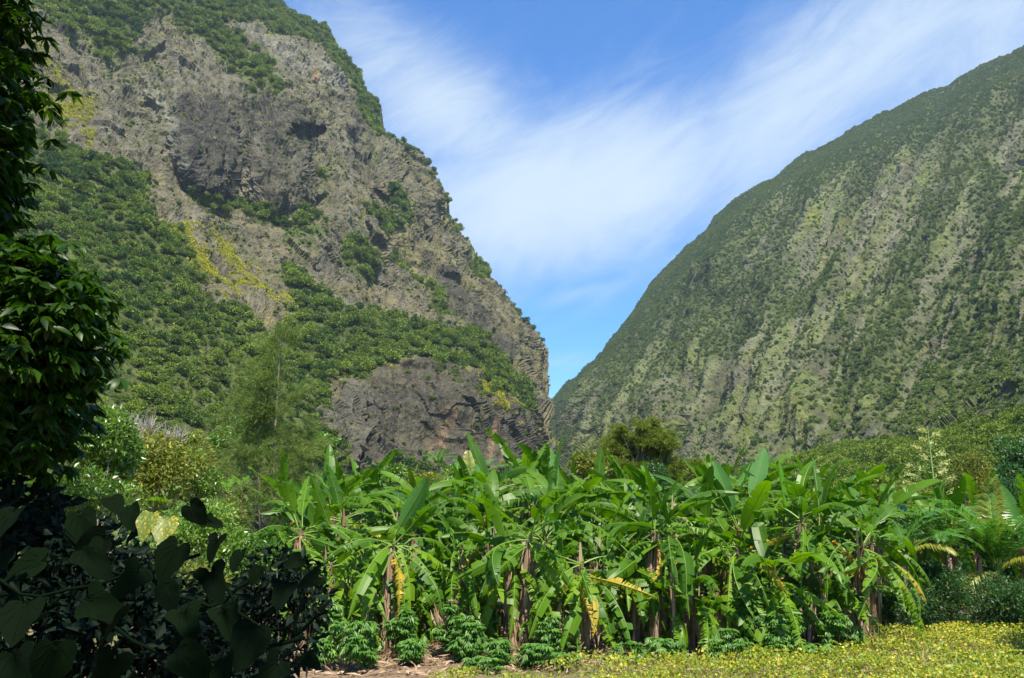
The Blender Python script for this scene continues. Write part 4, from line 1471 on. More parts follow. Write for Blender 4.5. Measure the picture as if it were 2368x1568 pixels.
# bare grey twiggy bushes
def twig_bush(px, py, wpx, hpx, Yd, label_, seed):
    r = np.random.default_rng(seed)
    c = at(px, py, Yd)
    t = thing('bare_bush', label_, 'bush', (c.x, Yd, 0), 0, 'bare grey bushes')
    bf = Buf()
    h = c.z
    w = wpx / F * Yd / 2
    hh = hpx / F * Yd / 2
    bf.tube([(0, 0, -.1), (0, 0, h - hh)], [.025, .018], 5)
    for k in range(60):
        a = r.random() * 6.28
        p0 = np.array([0, 0, h - hh])
        p1 = p0 + np.array([math.cos(a) * w * .5, math.sin(a) * w * .5, hh * (.4 + .8 * r.random())])
        bf.tube([p0, (p0 + p1) / 2 + r.normal(size=3) * w * .08, p1], [.016, .011, .006], 4)
        for j in range(5):
            p2 = p1 + r.normal(size=3) * w * .35 + np.array([0, 0, hh * .45])
            bf.tube([p1, p2], [.007, .003], 3)
    link('branch', bf.mesh('bare_branches', [M['twig']]), t)


twig_bush(325, 1000, 90, 90, 16.2, 'bare grey twiggy bush above the olive leaved tree', 720)
twig_bush(398, 1020, 70, 70, 16.6, 'smaller bare grey bush right of the other bare bush', 721)


# casuarinas
def casuarina(px, py_top, wpx, Yd, label_, seed, tufts, mat, shape='cone', leaders=((0, 0),), z_low=2.0, sl=0.5, blobs=None, nper=20, swid=0.012):
    r = np.random.default_rng(seed)
    top = at(px, py_top, Yd)
    H = top.z
    w = wpx / F * Yd / 2
    t = thing('casuarina_tree', label_, 'tree', (top.x, Yd, 0))
    tr = Buf()
    pts, dirs = [], []
    if shape == 'cone':
        for li, (lx, hz) in enumerate(leaders):
            Hl = H * (1 - hz)
            tr.tube([(0, 0, -.2), (lx * .4, 0, Hl * .3), (lx, 0, Hl * .7), (lx * 1.1, 0, Hl)], [.14, .10, .05, .012], 7)
            nb = 46
            for k in range(nb):
                f = (k + r.random()) / nb
                z = z_low + (Hl - z_low) * f
                ax = lx * min(1, z / (Hl * .7))
                a = r.random() * 6.28
                ln = w * (1.04 - f) ** 0.75 * (0.55 + .6 * r.random())
                up = 0.5 + 0.7 * f
                tip = np.array([ax + math.cos(a) * ln, math.sin(a) * ln * .9, z + ln * up])
                b = np.array([ax, 0, z])
                md = (b + tip) / 2 + np.array([0, 0, -0.08 * ln])
                tr.tube([b, md, tip], [.035 * (1.1 - f), .02 * (1.1 - f), .005], 4)
                m_ = int(tufts / nb / len(leaders) * (0.4 + 1.2 * (1 - f)))
                for j in range(m_):
                    g_ = 0.25 + 0.75 * r.random() ** .7
                    p = b * (1 - g_) + tip * g_ + r.normal(size=3) * 0.07 * w * (0.5 + 0.4 * g_)
                    pts.append(p)
                    dd = norm(tip - b)
                    dirs.append(dd * .8 + np.array([0, 0, .1]))
    else:
        tr.tube([(0, 0, -.2), (0.1, 0, H * .5), (0, 0, H * .8)], [.3, .2, .1], 7)
        for (cx, cz, br) in blobs:
            c = np.array([cx * w, r.normal() * w * .35, H + cz * H])
            limbs(tr, (0, 0, H * .45), [c], .1, r)
            k = int(tufts * br * br)
            for j in range(k):
                d = norm(r.normal(size=3))
                d[2] = abs(d[2]) * .8 - .2
                pts.append(c + d * np.array([1, 1, .85]) * br * w * (r.random() ** .8) * 1.25 + r.normal(size=3) * .05 * w)
                dirs.append(d * .5 + np.array([0, 0, .8]))
    link('trunk', tr.mesh('casuarina_trunk', [M['bark']], True), t)
    P = np.array(pts)
    Dd = np.array(dirs)
    n = len(P)
    P = np.repeat(P, nper, 0)
    D0 = np.repeat(Dd, nper, 0)
    D = norm(D0 + r.normal(size=P.shape) * .42)
    L = sl * (.6 + .6 * r.random(len(P)))
    S = norm(np.cross(D, r.normal(size=P.shape))) * swid
    tip = P + D * L[:, None] + np.array([0, 0, -1]) * (L * .30)[:, None]
    md = P + D * (L * .55)[:, None]
    V = np.stack([P, md - S, tip, md + S], 1).reshape(-1, 3)
    bf = Buf()
    bf.add(V, np.arange(len(V)).reshape(-1, 4), np.repeat(np.repeat(r.random(n), nper) * .6 + .4 * r.random(len(P)), 4))
    f = link('foliage', bf.mesh('casuarina_foliage', [M[mat]]), t)
    f['kind'] = 'stuff'
    return t


casuarina(650, 770, 300, 36, 'tall feathery light green casuarina at the left end of the grove', 730, 1500, 'needle', 'cone', ((-0.75, .22), (0.0, 0.0)), 2.5, .55, swid=.011)
casuarina(560, 1130, 110, 26, 'small feathery casuarina sapling left of the tall one', 731, 420, 'needle', 'cone', ((0, 0),), 0.8, .35, swid=.008)
casuarina(1480, 958, 170, 62, 'dense rounded casuarina rising behind the middle of the grove', 732, 1700, 'needle_dark', 'round', sl=.55, nper=20, swid=.022,
          blobs=[(1.0 * math.cos(k * 2.4) * math.sqrt((k % 13) / 13 + .1), -.07 - .34 * ((k * 7) % 10) / 10 - .10 * ((k % 13) / 13) , (.12, .2, .3, .16, .24)[k % 5]) for k in range(60)])
casuarina(1610, 1060, 60, 60, 'small feathery tree right of the rounded casuarina', 733, 300, 'needle_dark', 'round', sl=.4, nper=16, swid=.025, blobs=[(0, -.08, .7), (-.5, -.2, .5), (.5, -.2, .5)])
px_shrub('broadleaf_tree', 'small yellowish green tree left of the rounded casuarina', 'tree', 1365, 1085, 95, 80, 48, 2600, .22, .5, 'olive', 740, 9)
px_shrub('broadleaf_tree', 'dark round dense tree below the rounded casuarina', 'tree', 1500, 1115, 110, 95, 42, 4200, .16, .5, 'hedge', 741, 9)
px_shrub('broadleaf_tree', 'olive tree peeping over the grove left of centre', 'tree', 985, 1110, 110, 50, 50, 2200, .22, .5, 'olive', 742, 7)
px_shrub('broadleaf_tree', 'round green tree above the left half of the grove', 'tree', 895, 1095, 80, 60, 60, 1800, .25, .5, 'glossy', 743, 7)
px_shrub('broadleaf_tree', 'green tree at the foot of the dark cliff', 'tree', 1060, 1085, 120, 50, 70, 2400, .25, .5, 'glossy', 744, 8)
px_shrub('broadleaf_tree', 'low olive tree right of the rounded casuarina, over the grove', 'tree', 1630, 1100, 90, 50, 52, 1800, .2, .5, 'olive', 745, 7)
px_shrub('broadleaf_tree', 'large bright green tree left of the casuarina, at the wood edge', 'tree', 560, 1020, 160, 90, 60, 4200, .28, .55, 'glossy', 746, 10)
px_shrub('broadleaf_tree', 'large bright green tree right of the casuarina trunk', 'tree', 730, 1040, 130, 70, 62, 3600, .28, .55, 'glossy', 747, 10)

# right side trees
px_shrub('broadleaf_tree', 'dark dense tree cut by the right edge of the picture', 'tree', 2370, 1090, 170, 190, 42, 9000, .2, .5, 'hedge', 750, 14)
px_shrub('broadleaf_tree', 'dark tree lump low at the right edge below the big dark tree', 'tree', 2350, 1150, 120, 80, 38, 4000, .18, .5, 'hedge', 751, 9)
px_shrub('broadleaf_tree', 'airy olive green tree with pale trunks right of the flower stalk', 'tree', 2245, 1095, 130, 130, 46, 5200, .16, .4, 'olive', 752, 12)
px_shrub('broadleaf_tree', 'airy olive bush behind the flower stalk foot', 'tree', 2120, 1150, 120, 70, 44, 3200, .16, .4, 'olive', 753, 9)
for k, (cx, cy, w, h, Yd, lab) in enumerate([
        (2120, 1395, 110, 110, 24.6, 'dark green hedge shrub just right of the slim red trunk'),
        (2205, 1385, 110, 130, 24.8, 'hedge shrub under the pale yellow palm frond'),
        (2290, 1390, 120, 130, 24.4, 'hedge shrub with orange flower tips under the palm'),
        (2365, 1395, 110, 140, 24.0, 'hedge shrub cut by the right edge'),
        (2045, 1400, 60, 90, 24.8, 'thin shrub between the grove and the slim red trunk'),
        (2160, 1340, 80, 60, 25.2, 'hedge shrub top between the two palms')]):
    px_shrub('hedge_shrub', lab, 'shrub', cx, cy, w * 1.3, h * 1.15, Yd - .9, 5600, .10, .35, 'hedge', 760 + k, 9, extra=('flower_orange', .008), group='hedge shrubs under the palms')
px_shrub('shrub', 'dry brownish shrub in the gap right of the grove', 'shrub', 2010, 1400, 90, 110, 25.5, 1300, .08, .3, 'straw', 768, 8)


# ------------------------------------------------------------------ palms
def frond(name, seed, L, mat, arch=80, e0=70, lf=0.55, nl=40, hang=0.5):
    r = np.random.default_rng(seed)
    K = 20
    s = np.linspace(0, 1, K)
    ang = R(e0) - R(arch) * s ** 1.3
    y = np.concatenate([[0], np.cumsum(np.cos(ang[:-1]) * L / K)])
    z = np.concatenate([[0], np.cumsum(np.sin(ang[:-1]) * L / K)])
    bf = Buf()
    mid = np.stack([y * 0, y, z], 1)
    bf.tube(mid, 0.016 * (1 - s) + 0.003, 4, .6, 1)
    ss = np.linspace(0.16, 1, nl)
    for sd_ in (-1, 1):
        yy, zz_ = np.interp(ss, s, y), np.interp(ss, s, z)
        aa = np.interp(ss, s, ang)
        T = np.stack([aa * 0, np.cos(aa), np.sin(aa)], 1)
        N_ = np.stack([aa * 0, -np.sin(aa), np.cos(aa)], 1)
        B_ = np.tile(np.array([[sd_ * 1.0, 0, 0]]), (nl, 1))
        ln = lf * np.sin(np.pi * (0.1 + 0.86 * ss)) ** .6 * (1 + .08 * r.normal(size=nl))
        D = norm(B_ * .85 + T * (.45 + .25 * ss[:, None]) + N_ * .28 + r.normal(size=(nl, 3)) * .05)
        P = np.stack([yy * 0, yy, zz_], 1)
        Wv = T * (0.03)
        m1 = P + D * (ln * .5)[:, None] + np.array([0, 0, -1]) * (ln * .06 * hang)[:, None]
        tp = P + D * (ln * .9)[:, None] + np.array([0, 0, -1]) * (ln * .55 * hang)[:, None]
        V = np.stack([P, m1 - Wv, tp, m1 + Wv], 1).reshape(-1, 3)
        bf.add(V, np.arange(nl * 4).reshape(-1, 4), np.repeat(np.clip(.5 + .2 * r.normal(size=nl), 0, 1), 4), 0)
    return bf.mesh(name, [M[mat], M['midrib']])


FR = [frond('frond_shape', 800 + k, 2.3, 'palm', 70 + 12 * k, 78 - 6 * k) for k in range(4)]
FRY = [frond('frond_shape', 810 + k, 1.9, 'palm_yellow', 95, 45 - 30 * k, hang=.9) for k in range(2)]
FRU = frond('frond_shape', 815, 2.2, 'palm_yellow', 25, 88)


def palm(px, py, Yd, label_, spec, trunk_r, tmat='palm_trunk', scale=1.0, extra=0):
    c = at(px, py, Yd)
    z0 = gh(c.x, Yd) if Yd < 34 else 0
    t = thing('palm_tree', label_, 'palm', (c.x, Yd, z0))
    h = c.z - z0
    bf = Buf()
    zs = np.linspace(-.05, h, 22)
    rr = trunk_r * (1 + .55 * np.exp(-zs / .25)) * (1 + .05 * (np.arange(22) % 2))
    bf.tube(np.stack([zs * .02, zs * 0, zs], 1), rr, 10)
    link('trunk', bf.mesh('palm_trunk', [M[tmat]], True), t)
    for az_, me, tl, s1 in spec:
        o = link('frond', me, t, loc=(0, 0, h), rot=(tl, 0, az_), scale=s1 * scale)
        if me in FRY or me is FRU:
            o['label'] = 'yellowed frond'
    return t


PI = math.pi
palm(2310, 1330, 24.9, 'large feather palm with a yellow upright frond at right', [
    (0.3, FR[0], 0, 1), (1.3, FR[1], 0, 1), (2.0, FR[2], 0, .9), (-.5, FR[0], 0.1, 1), (-1.3, FR[1], 0, 1.0), (-2.2, FR[3], 0, .9), (2.8, FR[1], .1, .8), (1.0, FR[3], 0, 1),
    (3.0, FRU, 0.1, .95), (1.9, FRY[1], 0, .75), (-2.7, FRY[0], 0, .8), (-.9, FR[2], 0, 1), (2.4, FR[2], .1, .9), (-1.8, FR[2], 0, 1), (1.6, FR[0], 0, 1), (-2.5, FR[1], .1, .9)], .09, scale=1.4)
palm(2086, 1300, 24.2, 'slim palm with a bare reddish trunk right of the grove', [
    (-1.4, FR[1], 0, .9), (-1.9, FR[3], -.1, 1), (1.7, FR[2], 0, .7), (-2.3, FRY[0], .1, .8), (-1.0, FR[0], 0, .8), (.6, FR[1], 0, .7), (-1.7, FR[2], .25, 1.0)], .055, scale=1.1)
palm(2190, 1290, 24.8, 'feather palm between the slim one and the large one, fronds arching', [
    (1.3, FR[2], 0, 1), (1.9, FR[1], 0, .9), (-1.4, FR[2], 0, .8), (2.6, FR[3], 0, .8), (.2, FR[0], 0, .8), (1.5, FRY[0], 0, .9)], .07, scale=1.2)
palm(1085, 1150, 33, 'feather palm with one yellow frond behind the grove, left of centre', [
    (-.8, FR[0], 0, 1), (-1.4, FR[1], 0, 1), (.5, FR[0], 0, 1), (1.3, FR[2], 0, .8), (0.2, FRU, 0, .9), (-2.0, FR[2], 0, .9)], .08)
palm(1015, 1080, 60, 'small dark palm crown before the dark cliff', [
    (k * .9, FR[k % 4], 0, .8) for k in range(8)], .10, 'bark')
palm(2000, 1330, 25.5, 'dead leaning palm stub with a dry frond right of the grove', [(1.2, FRY[1], 0, .5)], .05, 'twig', .8)


# ------------------------------------------------------------------ agave flower stalk
c0 = at(2168, 1205, 30)
c1 = at(2165, 985, 30)
t = thing('agave_stalk', 'tall green flower stalk with cream blossom branches rising above the bananas at right', 'flower stalk', (c0.x, 30, 0))
H = c1.z
bf = Buf()
bf.tube([(0, 0, 0), (0.02, 0, H * .5), (0, 0, H)], [.06, .045, .012], 7)
link('stalk', bf.mesh('agave_stalk', [M['stem_green']], True), t)
zlo = at(2168, 1165, 30).z
r = np.random.default_rng(900)
for k in range(15):
    f = k / 14
    z = zlo + (H - 0.25 - zlo) * f
    a = (0 if k % 2 else PI) + r.normal() * .7
    ln = (1.15 - .90 * f) * (0.8 + .3 * r.random())
    bf = Buf()
    tip = np.array([math.cos(a) * ln, math.sin(a) * ln, ln * .38])
    bf.tube([(0, 0, 0), tip * .5 + np.array([0, 0, -.03]), tip], [.014, .01, .005], 4, .5, 1)
    nn = 75
    g_ = .45 + .55 * r.random(nn)
    P = tip[None] * g_[:, None] + r.normal(size=(nn, 3)) * .045
    D = norm(r.normal(size=(nn, 3)) * .5 + norm(tip)[None] * .7 + np.array([0, 0, .4]))
    V, Fq = leaf_quads(P, D, .10, .035, r)
    bf.add(V, Fq, np.repeat(r.random(nn), 4), 0)
    link('flower_branch', bf.mesh('flower_branch', [M['flower_cream'], M['stem_green']]), t, loc=(0, 0, z))


# ------------------------------------------------------------------ MANGO TREE, left foreground
def lance(name, mat, K=4, bend=.35, w=.16):
    s = np.linspace(0, 1, K + 1)
    ang = -bend * s * 1.5
    y = np.concatenate([[0], np.cumsum(np.cos(ang[:-1]) / K)])
    z = np.concatenate([[0], np.cumsum(np.sin(ang[:-1]) / K)])
    wd = w * np.sin(np.pi * (0.04 + .94 * s)) ** .8
    V = np.stack([np.stack([-wd, y, z + wd * .25], 1), np.stack([y * 0, y, z], 1), np.stack([wd, y, z + wd * .25], 1)], 1).reshape(-1, 3)
    q_ = []
    for i_ in range(K):
        for b_ in range(2):
            c_ = i_ * 3 + b_
            q_.append((c_, c_ + 1, c_ + 4, c_ + 3))
    return V, np.array(q_)


def lance_cloud(P, D, L, r, tmpl, vv, roll=.5):
    """place a leaf template at every point, along D"""
    TV, TQ = tmpl
    n = len(P)
    up = np.tile(np.array([[0, 0, 1.0]]), (n, 1)) + r.normal(size=(n, 3)) * roll
    Xa = norm(np.cross(D, up))
    Za = np.cross(Xa, D)
    V = P[:, None, :] + L[:, None, None] * (TV[None, :, 0:1] * Xa[:, None] + TV[None, :, 1:2] * D[:, None] + TV[None, :, 2:3] * Za[:, None])
    Q = (TQ[None] + (np.arange(n) * len(TV))[:, None, None]).reshape(-1, 4)
    return V.reshape(-1, 3), Q, np.repeat(vv, len(TV)), (Xa, D, Za)


TM = lance('mango', None, 2, .45, .16)
mango_leaf_me = []
for k in range(4):
    TVk, TQk = lance('mango', None, 4, .25 + .18 * k, .14 + .012 * k)
    mango_leaf_me.append(mesh_np('mango_leaf_shape', TVk, TQk, [M['mango']], True, v=np.full(len(TVk), .3 + .2 * k)))

r = np.random.default_rng(950)
tm = thing('mango_tree', 'dark mango tree leaning into the picture at the left edge with a few sunlit leaves, plus an added shade canopy', 'tree', (-4.4, 4.2, gh(-4.4, 4.2)))
base = np.array(tm.location)


def wp(px, py, Yd):
    return np.array(at(px, py, Yd))


mb = []   # crown blobs (world), in front they make the black outline
for (px, py, wx_, wy_, Yd) in [(-80, -60, 130, 170, 4.6), (-15, 60, 62, 110, 4.6), (10, 190, 66, 90, 4.5), (-20, 330, 66, 110, 4.5), (-35, 450, 60, 90, 4.6),
                                (40, 640, 110, 80, 4.5), (110, 670, 95, 80, 4.5), (165, 780, 70, 90, 4.4), (160, 700, 62, 70, 4.4), (60, 830, 130, 110, 4.3), (110, 910, 85, 70, 4.5),
                                (40, 960, 140, 90, 4.5), (90, 1020, 90, 70, 4.6), (-80, 300, 150, 300, 4.9), (-80, 800, 200, 300, 5.0), (-300, 300, 300, 500, 5.2), (-300, 900, 300, 400, 5.2)]:
    c = wp(px - 22, py, Yd)
    mb.append((c[0], c[1], c[2], wx_ / F * Yd, .45, wy_ / F * Yd))
front = len(mb)
# unseen canopy added overhead and behind the camera to shade the terrace and crown
for k in range(46):
    y_ = -3.2 + 5.4 * r.random()
    mb.append((-6.5 + 7.3 * r.random(), y_, 6.6 + 1.6 * r.random(), .8, .8, .45))
for k in range(44):
    y_ = 1.8 + 4.6 * r.random()
    mb.append((-7.5 + 8.5 * r.random(), y_, 3 + .74 * y_ + 1.0 + 1.2 * r.random(), .8, .7, .4))
for k in range(60):
    y_ = -1.6 + 4.6 * r.random()
    mb.append((-7.2 + 6.0 * r.random(), y_, 9.2 + 2.0 * r.random(), .8, .8, .5))
# openings left in the added canopy so a few sprays catch the sun
sunv = np.array(sd)
wins = [wp(110, 760, 4.1), wp(20, 200, 4.2), wp(20, 410, 4.3), wp(300, 1190, 2.9)]


def shades(c, rad_=.62):
    for w_, rad_ in zip(wins, (1.3, .6, .6, .95)):
        dv = np.array(c) - w_
        tt_ = dv @ sunv
        if tt_ > 1.6 and np.linalg.norm(dv - tt_ * sunv) < rad_:
            return True
    return False


mb = [b_ for k, b_ in enumerate(mb) if k < front or not shades(b_[:3])]
wts = np.array([2.0 if k < 12 else (.9 if k < front else 1.6) for k in range(len(mb))])
mbA = np.array(mb)
nros = 12500
vol = (mbA[:, 3] * mbA[:, 5]) * wts
pf = vol.copy()
pf[front:] = 0
pc = vol.copy()
pc[:front] = 0
kk = np.concatenate([r.choice(len(mb), nros // 2, p=pf / pf.sum()), r.choice(len(mb), nros - nros // 2, p=pc / pc.sum())])
d = norm(r.normal(size=(nros, 3)))
rad = .35 + .65 * r.random(nros) ** .7
C = mbA[kk, :3] + d * rad[:, None] * mbA[kk, 3:6] + r.normal(size=(nros, 3)) * .07
per = 10
Pl = np.repeat(C, per, 0)
# whorls of drooping leaves
aa = r.random(len(Pl)) * 6.283
dr = .25 + .55 * r.random(len(Pl))
Dl = norm(np.stack([np.cos(aa), np.sin(aa), -dr], 1) + np.repeat(d, per, 0) * .25)
Ll = .104 * (.75 + .5 * r.random(len(Pl)))
# single leaves as parts: the ones on the camera and right side of the outline
sx_ = 1183.5 + F * Pl[:, 0] / (Pl[:, 1] * _c + (Pl[:, 2] - CAM_Z) * _s)
sy_ = 784 - F * ((Pl[:, 2] - CAM_Z) * _c - Pl[:, 1] * _s) / (Pl[:, 1] * _c + (Pl[:, 2] - CAM_Z) * _s)
score = np.where((sx_ > 0) & (sx_ < 420) & (sy_ > 0) & (sy_ < 1200), 10 - Pl[:, 1] + .004 * sx_, 0)
sel = np.argsort(-score)[:290]
keep = np.ones(len(Pl), bool)
keep[sel] = False
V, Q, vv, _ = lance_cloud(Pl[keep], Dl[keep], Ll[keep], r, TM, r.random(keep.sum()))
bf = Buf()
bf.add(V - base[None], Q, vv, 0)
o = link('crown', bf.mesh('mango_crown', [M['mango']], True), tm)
o['kind'] = 'stuff'
up_ = np.array([0, 0, 1.0])
for j in sel:
    D = Dl[j]
    Xa = norm(np.cross(D, up_ + r.normal(size=3) * .4))
    Za = np.cross(Xa, D)
    mt = Matrix(((Xa[0], D[0], Za[0]), (Xa[1], D[1], Za[1]), (Xa[2], D[2], Za[2])))
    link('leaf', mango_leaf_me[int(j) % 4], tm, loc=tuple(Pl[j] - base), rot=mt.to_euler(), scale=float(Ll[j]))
bf = Buf()
bf.tube([(0, 0, -.2), (-.1, -.2, 1.5), (.1, -.8, 3.4), (.2, -1.4, 5.6)], [.24, .19, .15, .1], 10)
for k in range(front):
    limbs(bf, (.0, -.5, 2.6), [mbA[k, :3] - base], .03, r)
for k in range(front, len(mb), 2):
    limbs(bf, (.15, -1.3, 5.2), [mbA[k, :3] - base], .05, r)
link('trunk', bf.mesh('mango_trunk', [M['bark']], True), tm)

# ------------------------------------------------------------------ dark thicket and vine, lower left foreground
r = np.random.default_rng(970)


def dark_bush(label_, blobs_px, n, L, Wr, mat, seed, group=None):
    bs = []
    for (px, py, wx_, wy_, Yd) in blobs_px:
        c = at(px, py, Yd)
        bs.append((c.x, Yd, c.z, wx_ / F * Yd, .35, wy_ / F * Yd))
    b = np.array(bs)
    loc = (float(b[:, 0].mean()), float(b[:, 1].mean()), 0)
    loc = (loc[0], loc[1], gh(loc[0], loc[1]) - .02)
    rel = [(x - loc[0], y - loc[1], z - loc[2], a_, b_, c_) for x, y, z, a_, b_, c_ in bs]
    return shrub('dark_shrub', label_, 'shrub', loc, rel, n, L, Wr, mat, seed, group, trunk_r=.02, droop=.3, shell=.2)


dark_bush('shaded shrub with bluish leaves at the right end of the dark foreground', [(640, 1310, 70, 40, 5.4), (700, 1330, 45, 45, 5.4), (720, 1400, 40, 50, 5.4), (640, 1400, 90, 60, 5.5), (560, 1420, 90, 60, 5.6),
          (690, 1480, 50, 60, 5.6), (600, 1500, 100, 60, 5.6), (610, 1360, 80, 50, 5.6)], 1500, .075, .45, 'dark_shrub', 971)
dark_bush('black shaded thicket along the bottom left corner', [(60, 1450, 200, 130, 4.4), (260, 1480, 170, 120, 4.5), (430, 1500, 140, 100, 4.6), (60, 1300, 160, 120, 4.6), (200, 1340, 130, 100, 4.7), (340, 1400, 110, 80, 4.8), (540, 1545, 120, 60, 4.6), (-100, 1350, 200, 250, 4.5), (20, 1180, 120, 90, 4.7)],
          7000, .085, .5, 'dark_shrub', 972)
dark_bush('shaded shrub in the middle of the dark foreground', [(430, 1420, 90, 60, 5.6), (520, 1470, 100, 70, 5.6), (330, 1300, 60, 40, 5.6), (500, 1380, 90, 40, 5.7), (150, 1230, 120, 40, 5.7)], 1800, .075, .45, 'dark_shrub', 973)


def heart_leaf(name, mat, seed, lobed=False):
    r_ = np.random.default_rng(seed)
    n_ = 22
    th = np.linspace(-math.pi, math.pi, n_, endpoint=False)
    # heart: notch at the stalk (y = 0), tip at y = 1
    rad = .50 + .16 * np.cos(th) ** 2 * (np.cos(th) > 0) + .34 * np.exp(-(th / .34) ** 2) - .34 * np.exp(-((np.abs(th) - math.pi) / .3) ** 2)
    if lobed:
        rad += .10 * np.cos(3 * th)
    rad *= 1 + .025 * r_.normal(size=n_)
    x = rad * np.sin(th)
    y = .40 + rad * np.cos(th) * .95
    mid_x, mid_y = x * .5, .38 + (y - .38) * .5
    cup = lambda a, b: .22 * np.abs(a) ** 1.3 - .18 * (b - .2) ** 2 + .02 * np.sin(9 * a + 7 * b + seed)
    V = [(0, .30, 0.0)]
    V += [(a, b, cup(a, b)) for a, b in zip(mid_x, mid_y)]
    V += [(a, b, cup(a, b) + .015 * r_.normal()) for a, b in zip(x, y)]
    q_ = []
    for k in range(n_):
        k2 = (k + 1) % n_
        q_.append((1 + k, 1 + k2, 1 + n_ + k2, 1 + n_ + k))
    for k in range(0, n_, 2):
        q_.append((0, 1 + (k + 2) % n_, 1 + (k + 1) % n_, 1 + k))
    V = np.array(V)
    bf_ = Buf()
    bf_.add(V, q_, .5, 0)
    # veins stand slightly proud underneath
    for a in (0, .55, -.55, 1.2, -1.2, 2.0, -2.0):
        e = np.interp(a, th, rad) * .85
        ex, ey = e * math.sin(a), .40 + e * math.cos(a) * .95
        p_ = []
        for f in (0, .5, 1):
            xx, yy = ex * f, .05 * (1 - f) + ey * f
            p_.append((xx, yy, cup(xx, yy) + .004))
        bf_.tube(p_, [.012, .008, .003], 3, .9, 1)
    return bf_.mesh(name, [M[mat], M['midrib'] if mat == 'vine_yellow' else M[mat]], True)


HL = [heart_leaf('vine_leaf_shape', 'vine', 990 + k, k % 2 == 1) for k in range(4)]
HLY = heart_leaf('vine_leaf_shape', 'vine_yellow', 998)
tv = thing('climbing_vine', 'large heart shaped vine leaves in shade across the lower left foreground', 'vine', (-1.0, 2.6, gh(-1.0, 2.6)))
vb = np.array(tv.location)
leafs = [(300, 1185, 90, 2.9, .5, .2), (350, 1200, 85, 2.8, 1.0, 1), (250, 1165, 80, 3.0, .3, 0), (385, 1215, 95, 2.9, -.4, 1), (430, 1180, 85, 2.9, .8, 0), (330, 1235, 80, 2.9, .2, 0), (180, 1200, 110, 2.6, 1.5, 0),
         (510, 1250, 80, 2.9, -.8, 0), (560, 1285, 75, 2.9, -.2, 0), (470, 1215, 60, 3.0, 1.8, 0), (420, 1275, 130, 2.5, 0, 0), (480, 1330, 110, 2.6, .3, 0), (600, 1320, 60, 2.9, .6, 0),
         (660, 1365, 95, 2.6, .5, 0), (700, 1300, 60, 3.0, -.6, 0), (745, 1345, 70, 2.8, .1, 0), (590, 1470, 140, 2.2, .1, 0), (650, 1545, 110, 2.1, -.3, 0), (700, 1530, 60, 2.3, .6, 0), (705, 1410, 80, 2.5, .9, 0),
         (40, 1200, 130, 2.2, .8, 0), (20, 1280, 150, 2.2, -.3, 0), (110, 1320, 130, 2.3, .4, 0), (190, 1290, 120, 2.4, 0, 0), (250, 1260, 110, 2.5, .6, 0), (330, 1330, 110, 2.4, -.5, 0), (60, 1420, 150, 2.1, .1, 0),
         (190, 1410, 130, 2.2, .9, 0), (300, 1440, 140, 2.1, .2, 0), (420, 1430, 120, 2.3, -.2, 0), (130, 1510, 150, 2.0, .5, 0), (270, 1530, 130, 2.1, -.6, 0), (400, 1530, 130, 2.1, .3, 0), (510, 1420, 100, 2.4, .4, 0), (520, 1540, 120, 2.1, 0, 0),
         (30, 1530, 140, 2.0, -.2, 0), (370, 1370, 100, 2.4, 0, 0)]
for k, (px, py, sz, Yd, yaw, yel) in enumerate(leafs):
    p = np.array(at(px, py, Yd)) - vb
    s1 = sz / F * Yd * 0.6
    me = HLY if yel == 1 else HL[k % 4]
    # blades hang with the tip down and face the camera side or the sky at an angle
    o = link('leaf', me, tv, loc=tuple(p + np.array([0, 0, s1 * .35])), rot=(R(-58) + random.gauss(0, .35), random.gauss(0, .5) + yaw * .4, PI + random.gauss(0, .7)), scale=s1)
    if yel == 1:
        o['label'] = 'sunlit yellowing leaf'
bf = Buf()
for (pa, pb) in [((-120, 1300, 2.9), (330, 1290, 2.9)), ((330, 1290, 2.9), (580, 1340, 2.9)), ((200, 1400, 2.6), (700, 1460, 2.6)), ((-100, 1450, 2.3), (640, 1560, 2.3)), ((150, 1230, 2.9), (470, 1270, 3.0)), ((500, 1330, 2.9), (760, 1420, 2.8))]:
    A_, B_ = np.array(at(*pa)) - vb, np.array(at(*pb)) - vb
    f = np.linspace(0, 1, 9)[:, None]
    pts = A_ * (1 - f) + B_ * f + np.array([0, 0, -.12]) * np.sin(f * 3.14) + r.normal(size=(9, 3)) * .01
    bf.tube(pts, .006, 5)
bf.tube([(-.4, .2, -.1), (-.5, .2, .6), (-.3, .1, 1.0)], [.02, .015, .01], 5)
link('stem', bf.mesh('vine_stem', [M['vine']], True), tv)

# ------------------------------------------------------------------ bean field, grass, litter, stones
r = np.random.default_rng(1000)


def field_mask(x, y):
    a, b = x, y
    # picture-free description: the plot lies in front of the grove and widens to the right
    back = np.interp(x, [-6, 0, 3, 7, 9, 14], [17.9, 18.1, 18.9, 19.6, 23.4, 23.8])
    m = np.clip((back - y) / .5, 0, 1)
    n_ = fbm(np.stack([x / 1.1, y / 1.1, x * 0], 1), 3, 1010)
    return m * sstep(n_ + .35 + np.clip((x - 2.2) / 7, -.75, .5), 0.0, .35)


